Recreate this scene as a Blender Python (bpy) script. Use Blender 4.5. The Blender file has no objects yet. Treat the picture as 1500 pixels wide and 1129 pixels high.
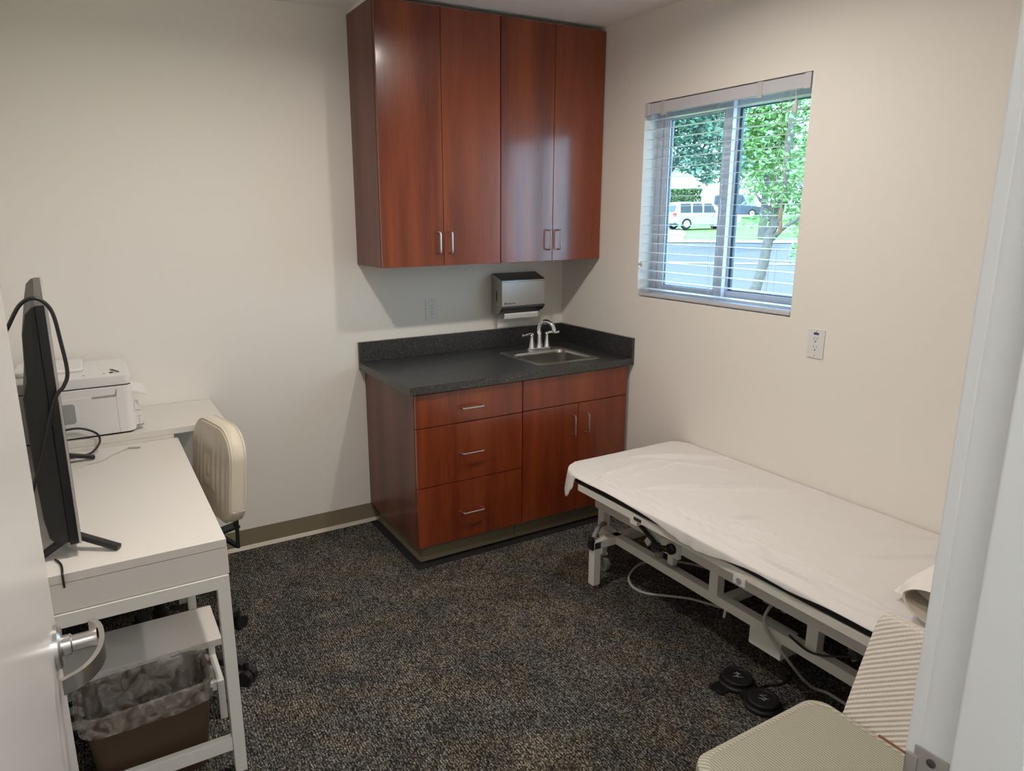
import bpy, bmesh, math, random
from mathutils import Vector, Matrix, noise
random.seed(7)
S = bpy.context.scene
COL = S.collection
V = Vector
PI = math.pi
def R(a): return math.radians(a)

# ------------------------------------------------------------------ materials
def nm(name):
    m = bpy.data.materials.new(name); m.use_nodes = True
    return m, m.node_tree.nodes, m.node_tree.links, m.node_tree.nodes['Principled BSDF']
def mat(name, col, rough=0.5, metal=0.0, spec=0.5, bump=None, coat=0.0, var=None, emis=None, alpha=None, sheen=0.0):
    m, N, L, b = nm(name)
    c = (*col, 1) if len(col) == 3 else col
    b.inputs['Base Color'].default_value = c
    b.inputs['Roughness'].default_value = rough
    b.inputs['Metallic'].default_value = metal
    b.inputs['Specular IOR Level'].default_value = spec
    b.inputs['Coat Weight'].default_value = coat
    b.inputs['Sheen Weight'].default_value = sheen
    tc = N.new('ShaderNodeTexCoord')
    if var:   # (scale, amount)
        n = N.new('ShaderNodeTexNoise'); n.inputs['Scale'].default_value = var[0]; n.inputs['Detail'].default_value = 4
        L.new(tc.outputs['Object'], n.inputs['Vector'])
        mx = N.new('ShaderNodeMix'); mx.data_type = 'RGBA'
        mx.inputs['A'].default_value = tuple(x * (1 - var[1]) for x in c[:3]) + (1,)
        mx.inputs['B'].default_value = tuple(min(1, x * (1 + var[1])) for x in c[:3]) + (1,)
        L.new(n.outputs['Fac'], mx.inputs['Factor']); L.new(mx.outputs['Result'], b.inputs['Base Color'])
    if bump:  # (scale, strength, distance)
        n = N.new('ShaderNodeTexNoise'); n.inputs['Scale'].default_value = bump[0]; n.inputs['Detail'].default_value = 3
        L.new(tc.outputs['Object'], n.inputs['Vector'])
        bp = N.new('ShaderNodeBump'); bp.inputs['Strength'].default_value = bump[1]; bp.inputs['Distance'].default_value = bump[2]
        L.new(n.outputs['Fac'], bp.inputs['Height']); L.new(bp.outputs['Normal'], b.inputs['Normal'])
    if alpha is not None: b.inputs['Alpha'].default_value = alpha
    if emis:
        b.inputs['Emission Color'].default_value = (*emis[0], 1); b.inputs['Emission Strength'].default_value = emis[1]
    return m
def ramp(N, pts, interp='LINEAR'):
    r = N.new('ShaderNodeValToRGB'); r.color_ramp.interpolation = interp
    e = r.color_ramp.elements
    while len(e) < len(pts): e.new(0.5)
    for k, (p, c) in enumerate(pts): e[k].position = p; e[k].color = (*c, 1)
    return r
def cherry(name, dark, mid, light, axis='z', rough=0.26, coat=.8):
    m, N, L, b = nm(name)
    tc = N.new('ShaderNodeTexCoord'); mp = N.new('ShaderNodeMapping')
    mp.inputs['Scale'].default_value = {'z': (1, 1, .07), 'x': (.07, 1, 1)}[axis]
    L.new(tc.outputs['Object'], mp.inputs['Vector'])
    a = N.new('ShaderNodeTexNoise'); a.inputs['Scale'].default_value = 9; a.inputs['Detail'].default_value = 5; a.inputs['Roughness'].default_value = .55; a.inputs['Distortion'].default_value = .35
    f = N.new('ShaderNodeTexNoise'); f.inputs['Scale'].default_value = 120; f.inputs['Detail'].default_value = 3
    L.new(mp.outputs['Vector'], a.inputs['Vector']); L.new(mp.outputs['Vector'], f.inputs['Vector'])
    mx = N.new('ShaderNodeMath'); mx.operation = 'MULTIPLY_ADD'; mx.inputs[1].default_value = .22
    L.new(f.outputs['Fac'], mx.inputs[0]); L.new(a.outputs['Fac'], mx.inputs[2])
    r = ramp(N, [(.42, dark), (.60, mid), (.80, light)])
    L.new(mx.outputs[0], r.inputs['Fac']); L.new(r.outputs['Color'], b.inputs['Base Color'])
    b.inputs['Roughness'].default_value = rough + .08; b.inputs['Specular IOR Level'].default_value = .5
    b.inputs['Coat Weight'].default_value = coat; b.inputs['Coat Roughness'].default_value = .14; b.inputs['Coat IOR'].default_value = 1.6
    return m
def granite(name):
    m, N, L, b = nm(name)
    tc = N.new('ShaderNodeTexCoord')
    v = N.new('ShaderNodeTexVoronoi'); v.inputs['Scale'].default_value = 420
    L.new(tc.outputs['Object'], v.inputs['Vector'])
    sp = N.new('ShaderNodeSeparateColor'); L.new(v.outputs['Color'], sp.inputs['Color'])
    r = ramp(N, [(0, (.005, .005, .006)), (.55, (.009, .009, .010)), (.78, (.03, .03, .032)), (.95, (.11, .108, .105)), (1, (.22, .215, .20))])
    L.new(sp.outputs['Red'], r.inputs['Fac']); L.new(r.outputs['Color'], b.inputs['Base Color'])
    b.inputs['Roughness'].default_value = .34; b.inputs['Specular IOR Level'].default_value = .9
    return m
def carpet(name):
    m, N, L, b = nm(name)
    tc = N.new('ShaderNodeTexCoord')
    mp = N.new('ShaderNodeMapping'); mp.inputs['Scale'].default_value = (330, 170, 1); mp.inputs['Rotation'].default_value = (0, 0, R(8))
    L.new(tc.outputs['Object'], mp.inputs['Vector'])
    v = N.new('ShaderNodeTexVoronoi'); v.voronoi_dimensions = '2D'; v.inputs['Scale'].default_value = 1; v.inputs['Randomness'].default_value = .75
    L.new(mp.outputs['Vector'], v.inputs['Vector'])
    sp = N.new('ShaderNodeSeparateColor'); L.new(v.outputs['Color'], sp.inputs['Color'])
    big = N.new('ShaderNodeTexNoise'); big.inputs['Scale'].default_value = 5; big.inputs['Detail'].default_value = 5; big.inputs['Distortion'].default_value = 1.2
    L.new(tc.outputs['Object'], big.inputs['Vector'])
    ad = N.new('ShaderNodeMath'); ad.operation = 'MULTIPLY_ADD'; ad.inputs[1].default_value = .55; ad.inputs[2].default_value = -.27
    L.new(big.outputs['Fac'], ad.inputs[0])
    sm = N.new('ShaderNodeMath'); sm.operation = 'ADD'; L.new(ad.outputs[0], sm.inputs[0]); L.new(sp.outputs['Red'], sm.inputs[1])
    r = ramp(N, [(.0, (.014, .0135, .013)), (.34, (.033, .031, .029)), (.6, (.092, .085, .075)), (.84, (.18, .167, .147)), (1, (.30, .28, .25))])
    L.new(sm.outputs[0], r.inputs['Fac'])
    # brown / blue-grey yarn patches
    tn = N.new('ShaderNodeTexNoise'); tn.inputs['Scale'].default_value = 3.2; tn.inputs['Detail'].default_value = 6; tn.inputs['Distortion'].default_value = 2
    L.new(tc.outputs['Object'], tn.inputs['Vector'])
    tr = ramp(N, [(.40, (.93, .955, 1.02)), (.62, (1.07, 1.0, .90))]); L.new(tn.outputs['Fac'], tr.inputs['Fac'])
    mx = N.new('ShaderNodeMix'); mx.data_type = 'RGBA'; mx.blend_type = 'MULTIPLY'; mx.inputs['Factor'].default_value = 1
    L.new(r.outputs['Color'], mx.inputs['A']); L.new(tr.outputs['Color'], mx.inputs['B'])
    wv = N.new('ShaderNodeTexWave'); wv.wave_type = 'BANDS'; wv.bands_direction = 'X'; wv.inputs['Scale'].default_value = 34; wv.inputs['Distortion'].default_value = 1.2; wv.inputs['Detail'].default_value = 3; wv.inputs['Detail Scale'].default_value = 12
    L.new(tc.outputs['Object'], wv.inputs['Vector'])
    wr_ = ramp(N, [(.15, (.60, .60, .62)), (.75, (1.18, 1.17, 1.15))]); L.new(wv.outputs['Fac'], wr_.inputs['Fac'])
    m2 = N.new('ShaderNodeMix'); m2.data_type = 'RGBA'; m2.blend_type = 'MULTIPLY'; m2.inputs['Factor'].default_value = 1
    L.new(mx.outputs['Result'], m2.inputs['A']); L.new(wr_.outputs['Color'], m2.inputs['B'])
    L.new(m2.outputs['Result'], b.inputs['Base Color'])
    bp = N.new('ShaderNodeBump'); bp.inputs['Strength'].default_value = .6; bp.inputs['Distance'].default_value = .004
    L.new(v.outputs['Distance'], bp.inputs['Height']); bp.invert = True; L.new(bp.outputs['Normal'], b.inputs['Normal'])
    b.inputs['Roughness'].default_value = .95; b.inputs['Specular IOR Level'].default_value = .15
    return m
def ribs(name, c0, c1, scale, direction, cross=0, rough=.9, w=.5, bumpd=.002):
    """Woven ribs: bands along a direction in object space; `cross` adds dimples across them."""
    m, N, L, b = nm(name)
    tc = N.new('ShaderNodeTexCoord')
    d = N.new('ShaderNodeVectorMath'); d.operation = 'DOT_PRODUCT'; d.inputs[1].default_value = direction
    L.new(tc.outputs['Object'], d.inputs[0])
    def wav(src, sc):
        k = N.new('ShaderNodeMath'); k.operation = 'MULTIPLY'; k.inputs[1].default_value = 2 * PI * sc; L.new(src, k.inputs[0])
        s = N.new('ShaderNodeMath'); s.operation = 'SINE'; L.new(k.outputs[0], s.inputs[0])
        h = N.new('ShaderNodeMath'); h.operation = 'MULTIPLY_ADD'; h.inputs[1].default_value = .5; h.inputs[2].default_value = .5; L.new(s.outputs[0], h.inputs[0])
        return h.outputs[0]
    a = wav(d.outputs['Value'], scale)
    if cross:
        e = N.new('ShaderNodeVectorMath'); e.operation = 'DOT_PRODUCT'; e.inputs[1].default_value = cross[0]
        L.new(tc.outputs['Object'], e.inputs[0])
        c = wav(e.outputs['Value'], cross[1])
        q = N.new('ShaderNodeMath'); q.operation = 'MULTIPLY_ADD'; q.inputs[1].default_value = cross[2]; L.new(c, q.inputs[0])
        s2 = N.new('ShaderNodeMath'); s2.operation = 'MULTIPLY'; s2.inputs[1].default_value = 1 - cross[2]; L.new(a, s2.inputs[0]); L.new(s2.outputs[0], q.inputs[2])
        a = q.outputs[0]
    r = ramp(N, [(0, c0), (w, tuple((x + y) / 2 for x, y in zip(c0, c1))), (1, c1)])
    L.new(a, r.inputs['Fac']); L.new(r.outputs['Color'], b.inputs['Base Color'])
    bp = N.new('ShaderNodeBump'); bp.inputs['Strength'].default_value = .7; bp.inputs['Distance'].default_value = bumpd
    L.new(a, bp.inputs['Height']); L.new(bp.outputs['Normal'], b.inputs['Normal'])
    b.inputs['Roughness'].default_value = rough; b.inputs['Specular IOR Level'].default_value = .2
    return m
def clear(name, tint, refl):
    m = bpy.data.materials.new(name); m.use_nodes = True
    N, L = m.node_tree.nodes, m.node_tree.links; N.clear()
    o = N.new('ShaderNodeOutputMaterial'); t = N.new('ShaderNodeBsdfTransparent'); t.inputs['Color'].default_value = (*tint, 1)
    g = N.new('ShaderNodeBsdfGlossy'); g.inputs['Roughness'].default_value = .02; x = N.new('ShaderNodeMixShader'); x.inputs['Fac'].default_value = refl
    L.new(t.outputs[0], x.inputs[1]); L.new(g.outputs[0], x.inputs[2]); L.new(x.outputs[0], o.inputs['Surface'])
    return m
def film(name, col, lo, hi):
    """Thin crinkled plastic: see-through where smooth, milky along creases."""
    m, N, L, b = nm(name)
    b.inputs['Base Color'].default_value = (*col, 1); b.inputs['Roughness'].default_value = .22
    tc = N.new('ShaderNodeTexCoord'); n = N.new('ShaderNodeTexNoise'); n.inputs['Scale'].default_value = 22; n.inputs['Detail'].default_value = 5; n.inputs['Distortion'].default_value = 1.5
    L.new(tc.outputs['Object'], n.inputs['Vector'])
    mr = N.new('ShaderNodeMapRange'); mr.inputs['From Min'].default_value = .35; mr.inputs['From Max'].default_value = .7; mr.inputs['To Min'].default_value = lo; mr.inputs['To Max'].default_value = hi
    L.new(n.outputs['Fac'], mr.inputs['Value']); L.new(mr.outputs['Result'], b.inputs['Alpha'])
    bp = N.new('ShaderNodeBump'); bp.inputs['Strength'].default_value = .8; bp.inputs['Distance'].default_value = .01
    L.new(n.outputs['Fac'], bp.inputs['Height']); L.new(bp.outputs['Normal'], b.inputs['Normal'])
    return m

M = {}
M['wall'] = mat('wall_paint', (.84, .81, .76), .55, spec=.3, bump=(260, .08, .001))
M['ceiling'] = mat('ceiling_paint', (.86, .85, .845), .8, spec=.2)
M['corridor'] = mat('corridor_paint', (.72, .73, .73), .7, spec=.2)
M['carpet'] = carpet('carpet_tile')
M['cove'] = mat('cove_rubber', (.235, .195, .128), .45)
M['cove_lip_lit'] = mat('cove_lip_lit', (.50, .46, .38), .4)  # same rubber, painted paler for the light caught by the toe
M['cherry'] = cherry('cherry_laminate', (.115, .0155, .005), (.195, .034, .009), (.265, .056, .016), rough=.22, coat=.5)
M['cherry_side_sheen'] = cherry('cherry_panel_sheen', (.085, .022, .013), (.125, .036, .021), (.16, .05, .029), rough=.33, coat=.25)  # same cherry, greyed in colour for the glancing reflection on the sides
M['granite'] = granite('black_granite_laminate')
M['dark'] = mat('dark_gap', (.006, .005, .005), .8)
M['nickel'] = mat('brushed_nickel', (.62, .60, .58), .28, 1)
M['chrome'] = mat('chrome', (.85, .86, .88), .06, 1)
M['steel'] = mat('brushed_steel', (.50, .49, .48), .33, 1, bump=(90, .05, .001))
M['steel_sink'] = mat('sink_steel', (.52, .50, .47), .3, 1)
M['dark_steel'] = mat('dark_steel', (.10, .10, .105), .3, .7)
M['white_lam'] = mat('white_laminate', (.70, .665, .62), .38)
M['white_metal'] = mat('white_powder_coat', (.72, .70, .66), .4)
M['cream_metal'] = mat('cream_powder_coat', (.82, .80, .745), .38)
M['white_plastic'] = mat('white_plastic', (.77, .75, .735), .35)
M['plate'] = mat('outlet_plastic', (.76, .755, .765), .35)
M['grey_plastic'] = mat('grey_plastic', (.33, .33, .325), .45)
M['black'] = mat('black_plastic', (.013, .013, .014), .42)
M['black_soft'] = mat('black_vinyl', (.012, .012, .013), .5)
M['tv_back'] = mat('tv_back_plastic', (.018, .019, .017), .5, bump=(500, .1, .0005))
M['tv_edge'] = mat('tv_edge_plastic', (.012, .012, .014), .32)
M['tv_trim'] = mat('tv_trim', (.55, .52, .50), .3, .3)
M['screen'] = mat('tv_screen', (.008, .008, .010), .12)
M['cable'] = mat('black_cable', (.012, .012, .012), .45)
M['cable_grey'] = mat('grey_cable', (.50, .48, .44), .5)
M['cable_white'] = mat('white_cable', (.50, .475, .43), .45)
M['sheet'] = mat('white_sheet', (.72, .695, .68), .85, spec=.2, bump=(900, .06, .0006), sheen=.15)
M['pillow'] = mat('pillow_case', (.83, .80, .775), .85, spec=.2, bump=(700, .08, .0006))
M['pillow_in_shade'] = mat('pillow_lining_shade', (.55, .50, .43), .9)  # beige paints the shade inside the white pillowcase
M['cream_vinyl'] = mat('cream_vinyl', (.67, .60, .49), .42, bump=(240, .12, .0008))
M['bin'] = mat('brown_bin_plastic', (.072, .044, .026), .5)
M['liner'] = film('clear_bin_liner', (.80, .76, .72), .05, .42)
M['seat'] = ribs('green_tweed', (.23, .22, .165), (.52, .505, .415), 150, (1, -.0, 0), cross=((0, 1, 0), 260, .3), w=.4, bumpd=.001)
M['piping'] = ribs('green_piping', (.32, .305, .235), (.56, .54, .45), 110, (.8, .5, .3), w=.4, bumpd=.001)
M['rib'] = ribs('cream_ribbed_knit', (.64, .575, .52), (.78, .715, .66), 96, (.32, .584, .746), cross=((.23, -.812, .537), 115, .16), w=.35, bumpd=.003)
M['wood'] = mat('reddish_wood', (.23, .085, .040), .4, var=(14, .25))
M['door'] = mat('door_enamel', (.74, .70, .665), .26, bump=(6, .04, .004))
M['jamb'] = mat('jamb_enamel', (.72, .735, .735), .35)
M['vinyl'] = mat('window_vinyl', (.60, .60, .665), .4)
M['reveal'] = mat('reveal_paint', (.78, .77, .76), .6)
M['gasket'] = mat('window_gasket', (.06, .09, .12), .5)
M['glass'] = clear('window_glass', (.86, .97, .99), .05)
M['blind'] = mat('blind_slat', (.58, .585, .63), .4)
M['clipm'] = mat('blind_clip', (.55, .54, .54), .4)
M['string'] = mat('blind_string', (.72, .70, .67), .7)
M['tassel'] = mat('tassel_wood', (.66, .56, .44), .4)
M['paper'] = mat('paper_towel', (.82, .81, .79), .9)
M['blue'] = mat('blue_label', (.03, .07, .16), .5)
M['print'] = mat('dark_print', (.02, .02, .022), .5)
M['print_white'] = mat('pale_print', (.45, .45, .45), .5)
M['rubber'] = mat('grey_rubber', (.20, .195, .185), .6)
M['leaf'] = mat('leaf_green', (.11, .24, .05), .5, var=(3, .5))
M['leaf_dark'] = mat('leaf_blue_green', (.09, .19, .13), .5, var=(3, .5))
M['leaf_lime'] = mat('leaf_lime', (.17, .29, .12), .5, var=(3, .45))
M['bark'] = mat('pale_bark', (.12, .108, .112), .9, var=(14, .5), bump=(25, .8, .02))
M['lawn'] = mat('lawn', (.13, .24, .06), .95, var=(1.2, .25))
M['asphalt'] = mat('pale_asphalt', (.085, .084, .094), .9, var=(1.0, .12))
M['concrete'] = mat('concrete', (.26, .25, .24), .9, var=(2.0, .1))
M['hedge'] = mat('hedge_leaf', (.08, .15, .05), .6, var=(9, .6))
M['render'] = mat('white_stucco', (.80, .79, .77), .9)
M['roof'] = mat('grey_shingle', (.25, .24, .24), .9, var=(4, .2))
M['car_silver'] = mat('silver_car_paint', (.40, .42, .44), .25, .3, coat=.5)
M['car_navy'] = mat('dark_car_paint', (.03, .045, .085), .25, .2, coat=.5)
M['car_glass'] = mat('car_glass', (.02, .03, .04), .08)
M['tyre'] = mat('tyre', (.015, .015, .016), .8)
M['red'] = mat('tail_lamp_red', (.55, .02, .03), .25)

# ------------------------------------------------------------------ mesh builder
class MB:
    def __init__(s, xf=None): s.v = []; s.f = []; s.m = []; s.xf = xf; s.mi = 0
    def add(s, vs, fs):
        b = len(s.v)
        for p in vs:
            p = V(p)
            s.v.append(s.xf @ p if s.xf else p)
        for f in fs: s.f.append(tuple(b + i for i in f)); s.m.append(s.mi)
        return s
    def frombm(s, bm):
        bm.verts.ensure_lookup_table()
        for i, v in enumerate(bm.verts): v.index = i
        s.add([v.co.copy() for v in bm.verts], [[v.index for v in f.verts] for f in bm.faces]); bm.free()
        return s
    def box(s, x0, x1, y0, y1, z0, z1, bev=0.0, seg=2, rot=None):
        bm = bmesh.new()
        bmesh.ops.create_cube(bm, size=1)
        sx, sy, sz = abs(x1 - x0), abs(y1 - y0), abs(z1 - z0)
        for v in bm.verts: v.co = V((v.co.x * sx, v.co.y * sy, v.co.z * sz))
        if bev > 0:
            bev = min(bev, .49 * min(sx, sy, sz))
            bmesh.ops.bevel(bm, geom=bm.edges[:], offset=bev, segments=seg, affect='EDGES', profile=.5)
        c = V(((x0 + x1) / 2, (y0 + y1) / 2, (z0 + z1) / 2))
        for v in bm.verts:
            if rot: v.co = rot @ v.co
            v.co += c
        return s.frombm(bm)
    def prism(s, poly, axis, a, b, bev=0.0, seg=2):
        """poly: 2-D outline in the two other axes (cyclic order x->yz, y->xz, z->xy)."""
        bm = bmesh.new()
        def P(p, t):
            return V((t, p[0], p[1])) if axis == 'x' else V((p[0], t, p[1])) if axis == 'y' else V((p[0], p[1], t))
        A = [bm.verts.new(P(p, a)) for p in poly]; B = [bm.verts.new(P(p, b)) for p in poly]
        n = len(poly)
        bm.faces.new(A); bm.faces.new(B[::-1])
        for i in range(n): bm.faces.new((A[i], B[i], B[(i + 1) % n], A[(i + 1) % n]))
        bmesh.ops.recalc_face_normals(bm, faces=bm.faces[:])
        if bev > 0:
            ed = [e for e in bm.edges if abs((e.verts[0].co - e.verts[1].co)['xyz'.index(axis)]) < 1e-6]
            bmesh.ops.bevel(bm, geom=ed, offset=bev, segments=seg, affect='EDGES', profile=.5)
        return s.frombm(bm)
    def tube(s, pts, r, n=10, closed=False, smooth=0, cap=True):
        pts = [V(p) for p in pts]
        if smooth: pts = spline(pts, smooth, closed)
        rs = r if isinstance(r, (list, tuple)) else None
        k = len(pts); vs = []; fs = []
        t0 = (pts[1] - pts[0]).normalized()
        up = V((0, 0, 1)) if abs(t0.z) < .9 else V((1, 0, 0))
        nrm = (up - t0 * up.dot(t0)).normalized()
        for i, p in enumerate(pts):
            if closed: t = (pts[(i + 1) % k] - pts[i - 1]).normalized()
            else: t = (pts[min(i + 1, k - 1)] - pts[max(i - 1, 0)]).normalized()
            nrm = (nrm - t * nrm.dot(t))
            if nrm.length < 1e-6: nrm = t.orthogonal()
            nrm.normalize(); bn = t.cross(nrm)
            rr = r if rs is None else rs[min(len(rs) - 1, int(round(i * (len(rs) - 1) / max(1, k - 1))))] if len(rs) != k else rs[i]
            for j in range(n):
                a = 2 * PI * j / n
                vs.append(p + nrm * (rr * math.cos(a)) + bn * (rr * math.sin(a)))
        m = k if closed else k - 1
        for i in range(m):
            for j in range(n):
                a, b = i * n + j, i * n + (j + 1) % n
                c, d = ((i + 1) % k) * n + (j + 1) % n, ((i + 1) % k) * n + j
                fs.append((a, b, c, d))
        if cap and not closed:
            fs.append(tuple(range(n))[::-1]); fs.append(tuple((k - 1) * n + j for j in range(n)))
        return s.add(vs, fs)
    def bar(s, a, b, w, h=None, bev=.002, up=(0, 0, 1)):
        """Rectangular bar from a to b: w across, h along `up`."""
        a, b = V(a), V(b); h = h or w; t = (b - a); ln = t.length; t.normalize()
        u = V(up); u = (u - t * u.dot(t))
        if u.length < 1e-5: u = t.orthogonal()
        u.normalize(); sd = t.cross(u)
        rot = Matrix((t, sd, u)).transposed()
        c = (a + b) / 2
        return s.box(c.x - ln / 2, c.x + ln / 2, c.y - w / 2, c.y + w / 2, c.z - h / 2, c.z + h / 2, bev, 2, rot)
    def lathe(s, prof, c, axis='z', n=24, caps=True):
        c = V(c); vs = []; fs = []
        for (r, h) in prof:
            for j in range(n):
                a = 2 * PI * j / n; x, y = r * math.cos(a), r * math.sin(a)
                vs.append(c + (V((x, y, h)) if axis == 'z' else V((h, x, y)) if axis == 'x' else V((x, h, y))))
        k = len(prof)
        for i in range(k - 1):
            for j in range(n):
                fs.append((i * n + j, i * n + (j + 1) % n, (i + 1) * n + (j + 1) % n, (i + 1) * n + j))
        if caps:
            fs.append(tuple(range(n))[::-1]); fs.append(tuple((k - 1) * n + j for j in range(n)))
        return s.add(vs, fs)
    def loft(s, rings, caps=True, closed=True):
        """rings: equal-length lists of points."""
        n = len(rings[0]); vs = [p for r in rings for p in r]; fs = []
        for i in range(len(rings) - 1):
            for j in range(n if closed else n - 1):
                fs.append((i * n + j, i * n + (j + 1) % n, (i + 1) * n + (j + 1) % n, (i + 1) * n + j))
        if caps:
            fs.append(tuple(range(n))[::-1]); fs.append(tuple((len(rings) - 1) * n + j for j in range(n)))
        return s.add(vs, fs)
def spline(pts, k, closed=False):
    out = []; n = len(pts)
    for i in range(n if closed else n - 1):
        g = (lambda j: pts[j % n]) if closed else (lambda j: pts[max(0, min(n - 1, j))])
        p0, p1, p2, p3 = g(i - 1), g(i), g(i + 1), g(i + 2)
        for t in range(k):
            u = t / k
            out.append(.5 * ((2 * p1) + (p2 - p0) * u + (2 * p0 - 5 * p1 + 4 * p2 - p3) * u * u + (3 * p1 - p0 - 3 * p2 + p3) * u ** 3))
    if not closed: out.append(pts[-1])
    return out
def rrect(x0, x1, y0, y1, r, n=6):
    """Rounded rectangle, r may be one radius or four (x1y1, x0y1, x0y0, x1y0)."""
    rr = r if isinstance(r, (tuple, list)) else (r,) * 4
    out = []
    for (cx, cy, a0, q) in ((x1 - rr[0], y1 - rr[0], 0, rr[0]), (x0 + rr[1], y1 - rr[1], 90, rr[1]), (x0 + rr[2], y0 + rr[2], 180, rr[2]), (x1 - rr[3], y0 + rr[3], 270, rr[3])):
        for i in range(n + 1):
            a = R(a0 + 90 * i / n); out.append((cx + q * math.cos(a), cy + q * math.sin(a)))
    return out
def origin(o):
    p = V((0, 0, 0))
    while o is not None: p += o.location; o = o.parent
    return p
def obj(name, mb, m, parent=None, smooth=True, loc=None, flat=True):
    """Link one mesh object; vertices are given in room coordinates."""
    me = bpy.data.meshes.new(name)
    base = origin(parent) if parent else V(loc) if loc else V((0, 0, 0))
    me.from_pydata([v - base for v in mb.v], [], mb.f)
    for x in (m if isinstance(m, list) else [m]): me.materials.append(x)
    if isinstance(m, list):
        for p, i in zip(me.polygons, mb.m): p.material_index = i
    bm = bmesh.new(); bm.from_mesh(me); bmesh.ops.recalc_face_normals(bm, faces=bm.faces[:]); bm.to_mesh(me); bm.free()
    if smooth:
        me.polygons.foreach_set('use_smooth', [True] * len(me.polygons))
        me.set_sharp_from_angle(angle=R(32))
    me.update()
    o = bpy.data.objects.new(name, me); COL.objects.link(o)
    if smooth and flat:
        wn_ = o.modifiers.new('face_normals', 'WEIGHTED_NORMAL'); wn_.keep_sharp = True; wn_.weight = 90
    if parent: o.parent = parent
    elif loc: o.location = base
    return o
def tag(o, label=None, cat=None, group=None, kind=None):
    if label: o['label'] = label
    if cat: o['category'] = cat
    if group: o['group'] = group
    if kind: o['kind'] = kind
    return o
def thing(name, label, cat, loc=(0, 0, 0), group=None):
    o = bpy.data.objects.new(name, None); COL.objects.link(o); o.location = loc; o.empty_display_size = .05
    return tag(o, label, cat, group)
def struct(name, mb, m, parent=None, smooth=True):
    o = obj(name, mb, m, parent, smooth)
    if not parent: o['kind'] = 'structure'
    return o

# ------------------------------------------------------------------ camera
H = 2.572
f, PX, PY = 1025.3715, -47.8031, -9.7814
yaw, pit, rol = R(29.4039), R(-13.2476), R(-.3835)
Fw = V((math.sin(yaw) * math.cos(pit), math.cos(yaw) * math.cos(pit), math.sin(pit)))
Rt = Fw.cross(V((0, 0, 1))).normalized(); Up = Rt.cross(Fw)
Rt, Up = Rt * math.cos(rol) + Up * math.sin(rol), Up * math.cos(rol) - Rt * math.sin(rol)
cam = bpy.data.cameras.new('camera'); co = bpy.data.objects.new('camera', cam); COL.objects.link(co)
CAM = V((-2.5026, -3.4227, 1.641))
co.matrix_world = Matrix.Translation(CAM) @ Matrix((Rt, Up, -Fw)).transposed().to_4x4()
cam.sensor_fit = 'HORIZONTAL'; cam.sensor_width = 36; cam.lens = 36 * f / 1500
cam.shift_x = -PX / 1500; cam.shift_y = PY / 1500
cam.clip_start = .05; cam.clip_end = 300
S.camera = co

# ------------------------------------------------------------------ room shell
XL, YN, YN2 = -2.86, -3.04, -3.16
WY0, WY1, WZ0, WZ1, WD = -.656, -1.572, 1.221, 2.161, .16
struct('floor', MB().box(XL - .3, .16, -4.7, .12, -.12, 0), M['carpet'], smooth=False)
struct('ceiling', MB().box(XL - .3, .16, -4.7, .12, H, H + .12), M['ceiling'], smooth=False)
struct('wall_back', MB().box(XL - .12, .16, 0, .12, 0, H), M['wall'], smooth=False)
struct('wall_left', MB().box(XL - .12, XL, YN2, 0, 0, H), M['wall'], smooth=False)
wr = MB()
wr.box(0, WD, YN2, WY1, 0, H).box(0, WD, WY0, 0, 0, H).box(0, WD, WY1, WY0, 0, WZ0).box(0, WD, WY1, WY0, WZ1, H)
struct('wall_right', wr, M['wall'], smooth=False)
DX0, DX1, DZ = -2.66, -1.652, 2.06
wf = MB()
wf.box(XL, DX0 - .02, YN2, YN, 0, H).box(DX1 + .02, 0, YN2, YN, 0, H).box(DX0 - .02, DX1 + .02, YN2, YN, DZ + .02, H)
struct('wall_front', wf, M['wall'], smooth=False)
# corridor outside the door, where the photographer stands
cw = MB().box(XL - .3, .16, -4.7, -4.58, 0, H).box(XL - .3, XL - .18, -4.58, YN2, 0, H).box(.04, .16, -4.58, YN2, 0, H)
struct('wall_corridor', cw, M['corridor'], smooth=False)
# rubber cove base
cove = [(0, .1016), (-.004, .1016), (-.005, .014), (-.011, .006), (-.016, 0), (0, 0)]
def base_y(x0, x1):
    b = MB(); b.prism([(0, .1016), (-.004, .1016), (-.005, .016), (0, .016)], 'x', x0, x1)
    b.mi = 1; b.prism([(-.0052, .016), (-.012, .009), (-.019, .0), (0, 0), (0, .016)], 'x', x0, x1)
    return b
struct('baseboard_back', base_y(XL, -1.20), [M['cove'], M['cove_lip_lit']], smooth=False)
def base_x(x, y0, y1, s):
    b = MB(); b.prism([(x, .1016), (x + s * .004, .1016), (x + s * .005, .016), (x, .016)], 'y', y0, y1)
    b.mi = 1; b.prism([(x + s * .0052, .016), (x + s * .012, .009), (x + s * .019, .0), (x, 0), (x, .016)], 'y', y0, y1)
    return b
struct('baseboard_right', base_x(0, YN, -.66, -1), [M['cove'], M['cove_lip_lit']], smooth=False)
struct('baseboard_left', base_x(XL, YN, -.02, 1), [M['cove'], M['cove_lip_lit']], smooth=False)

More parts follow.
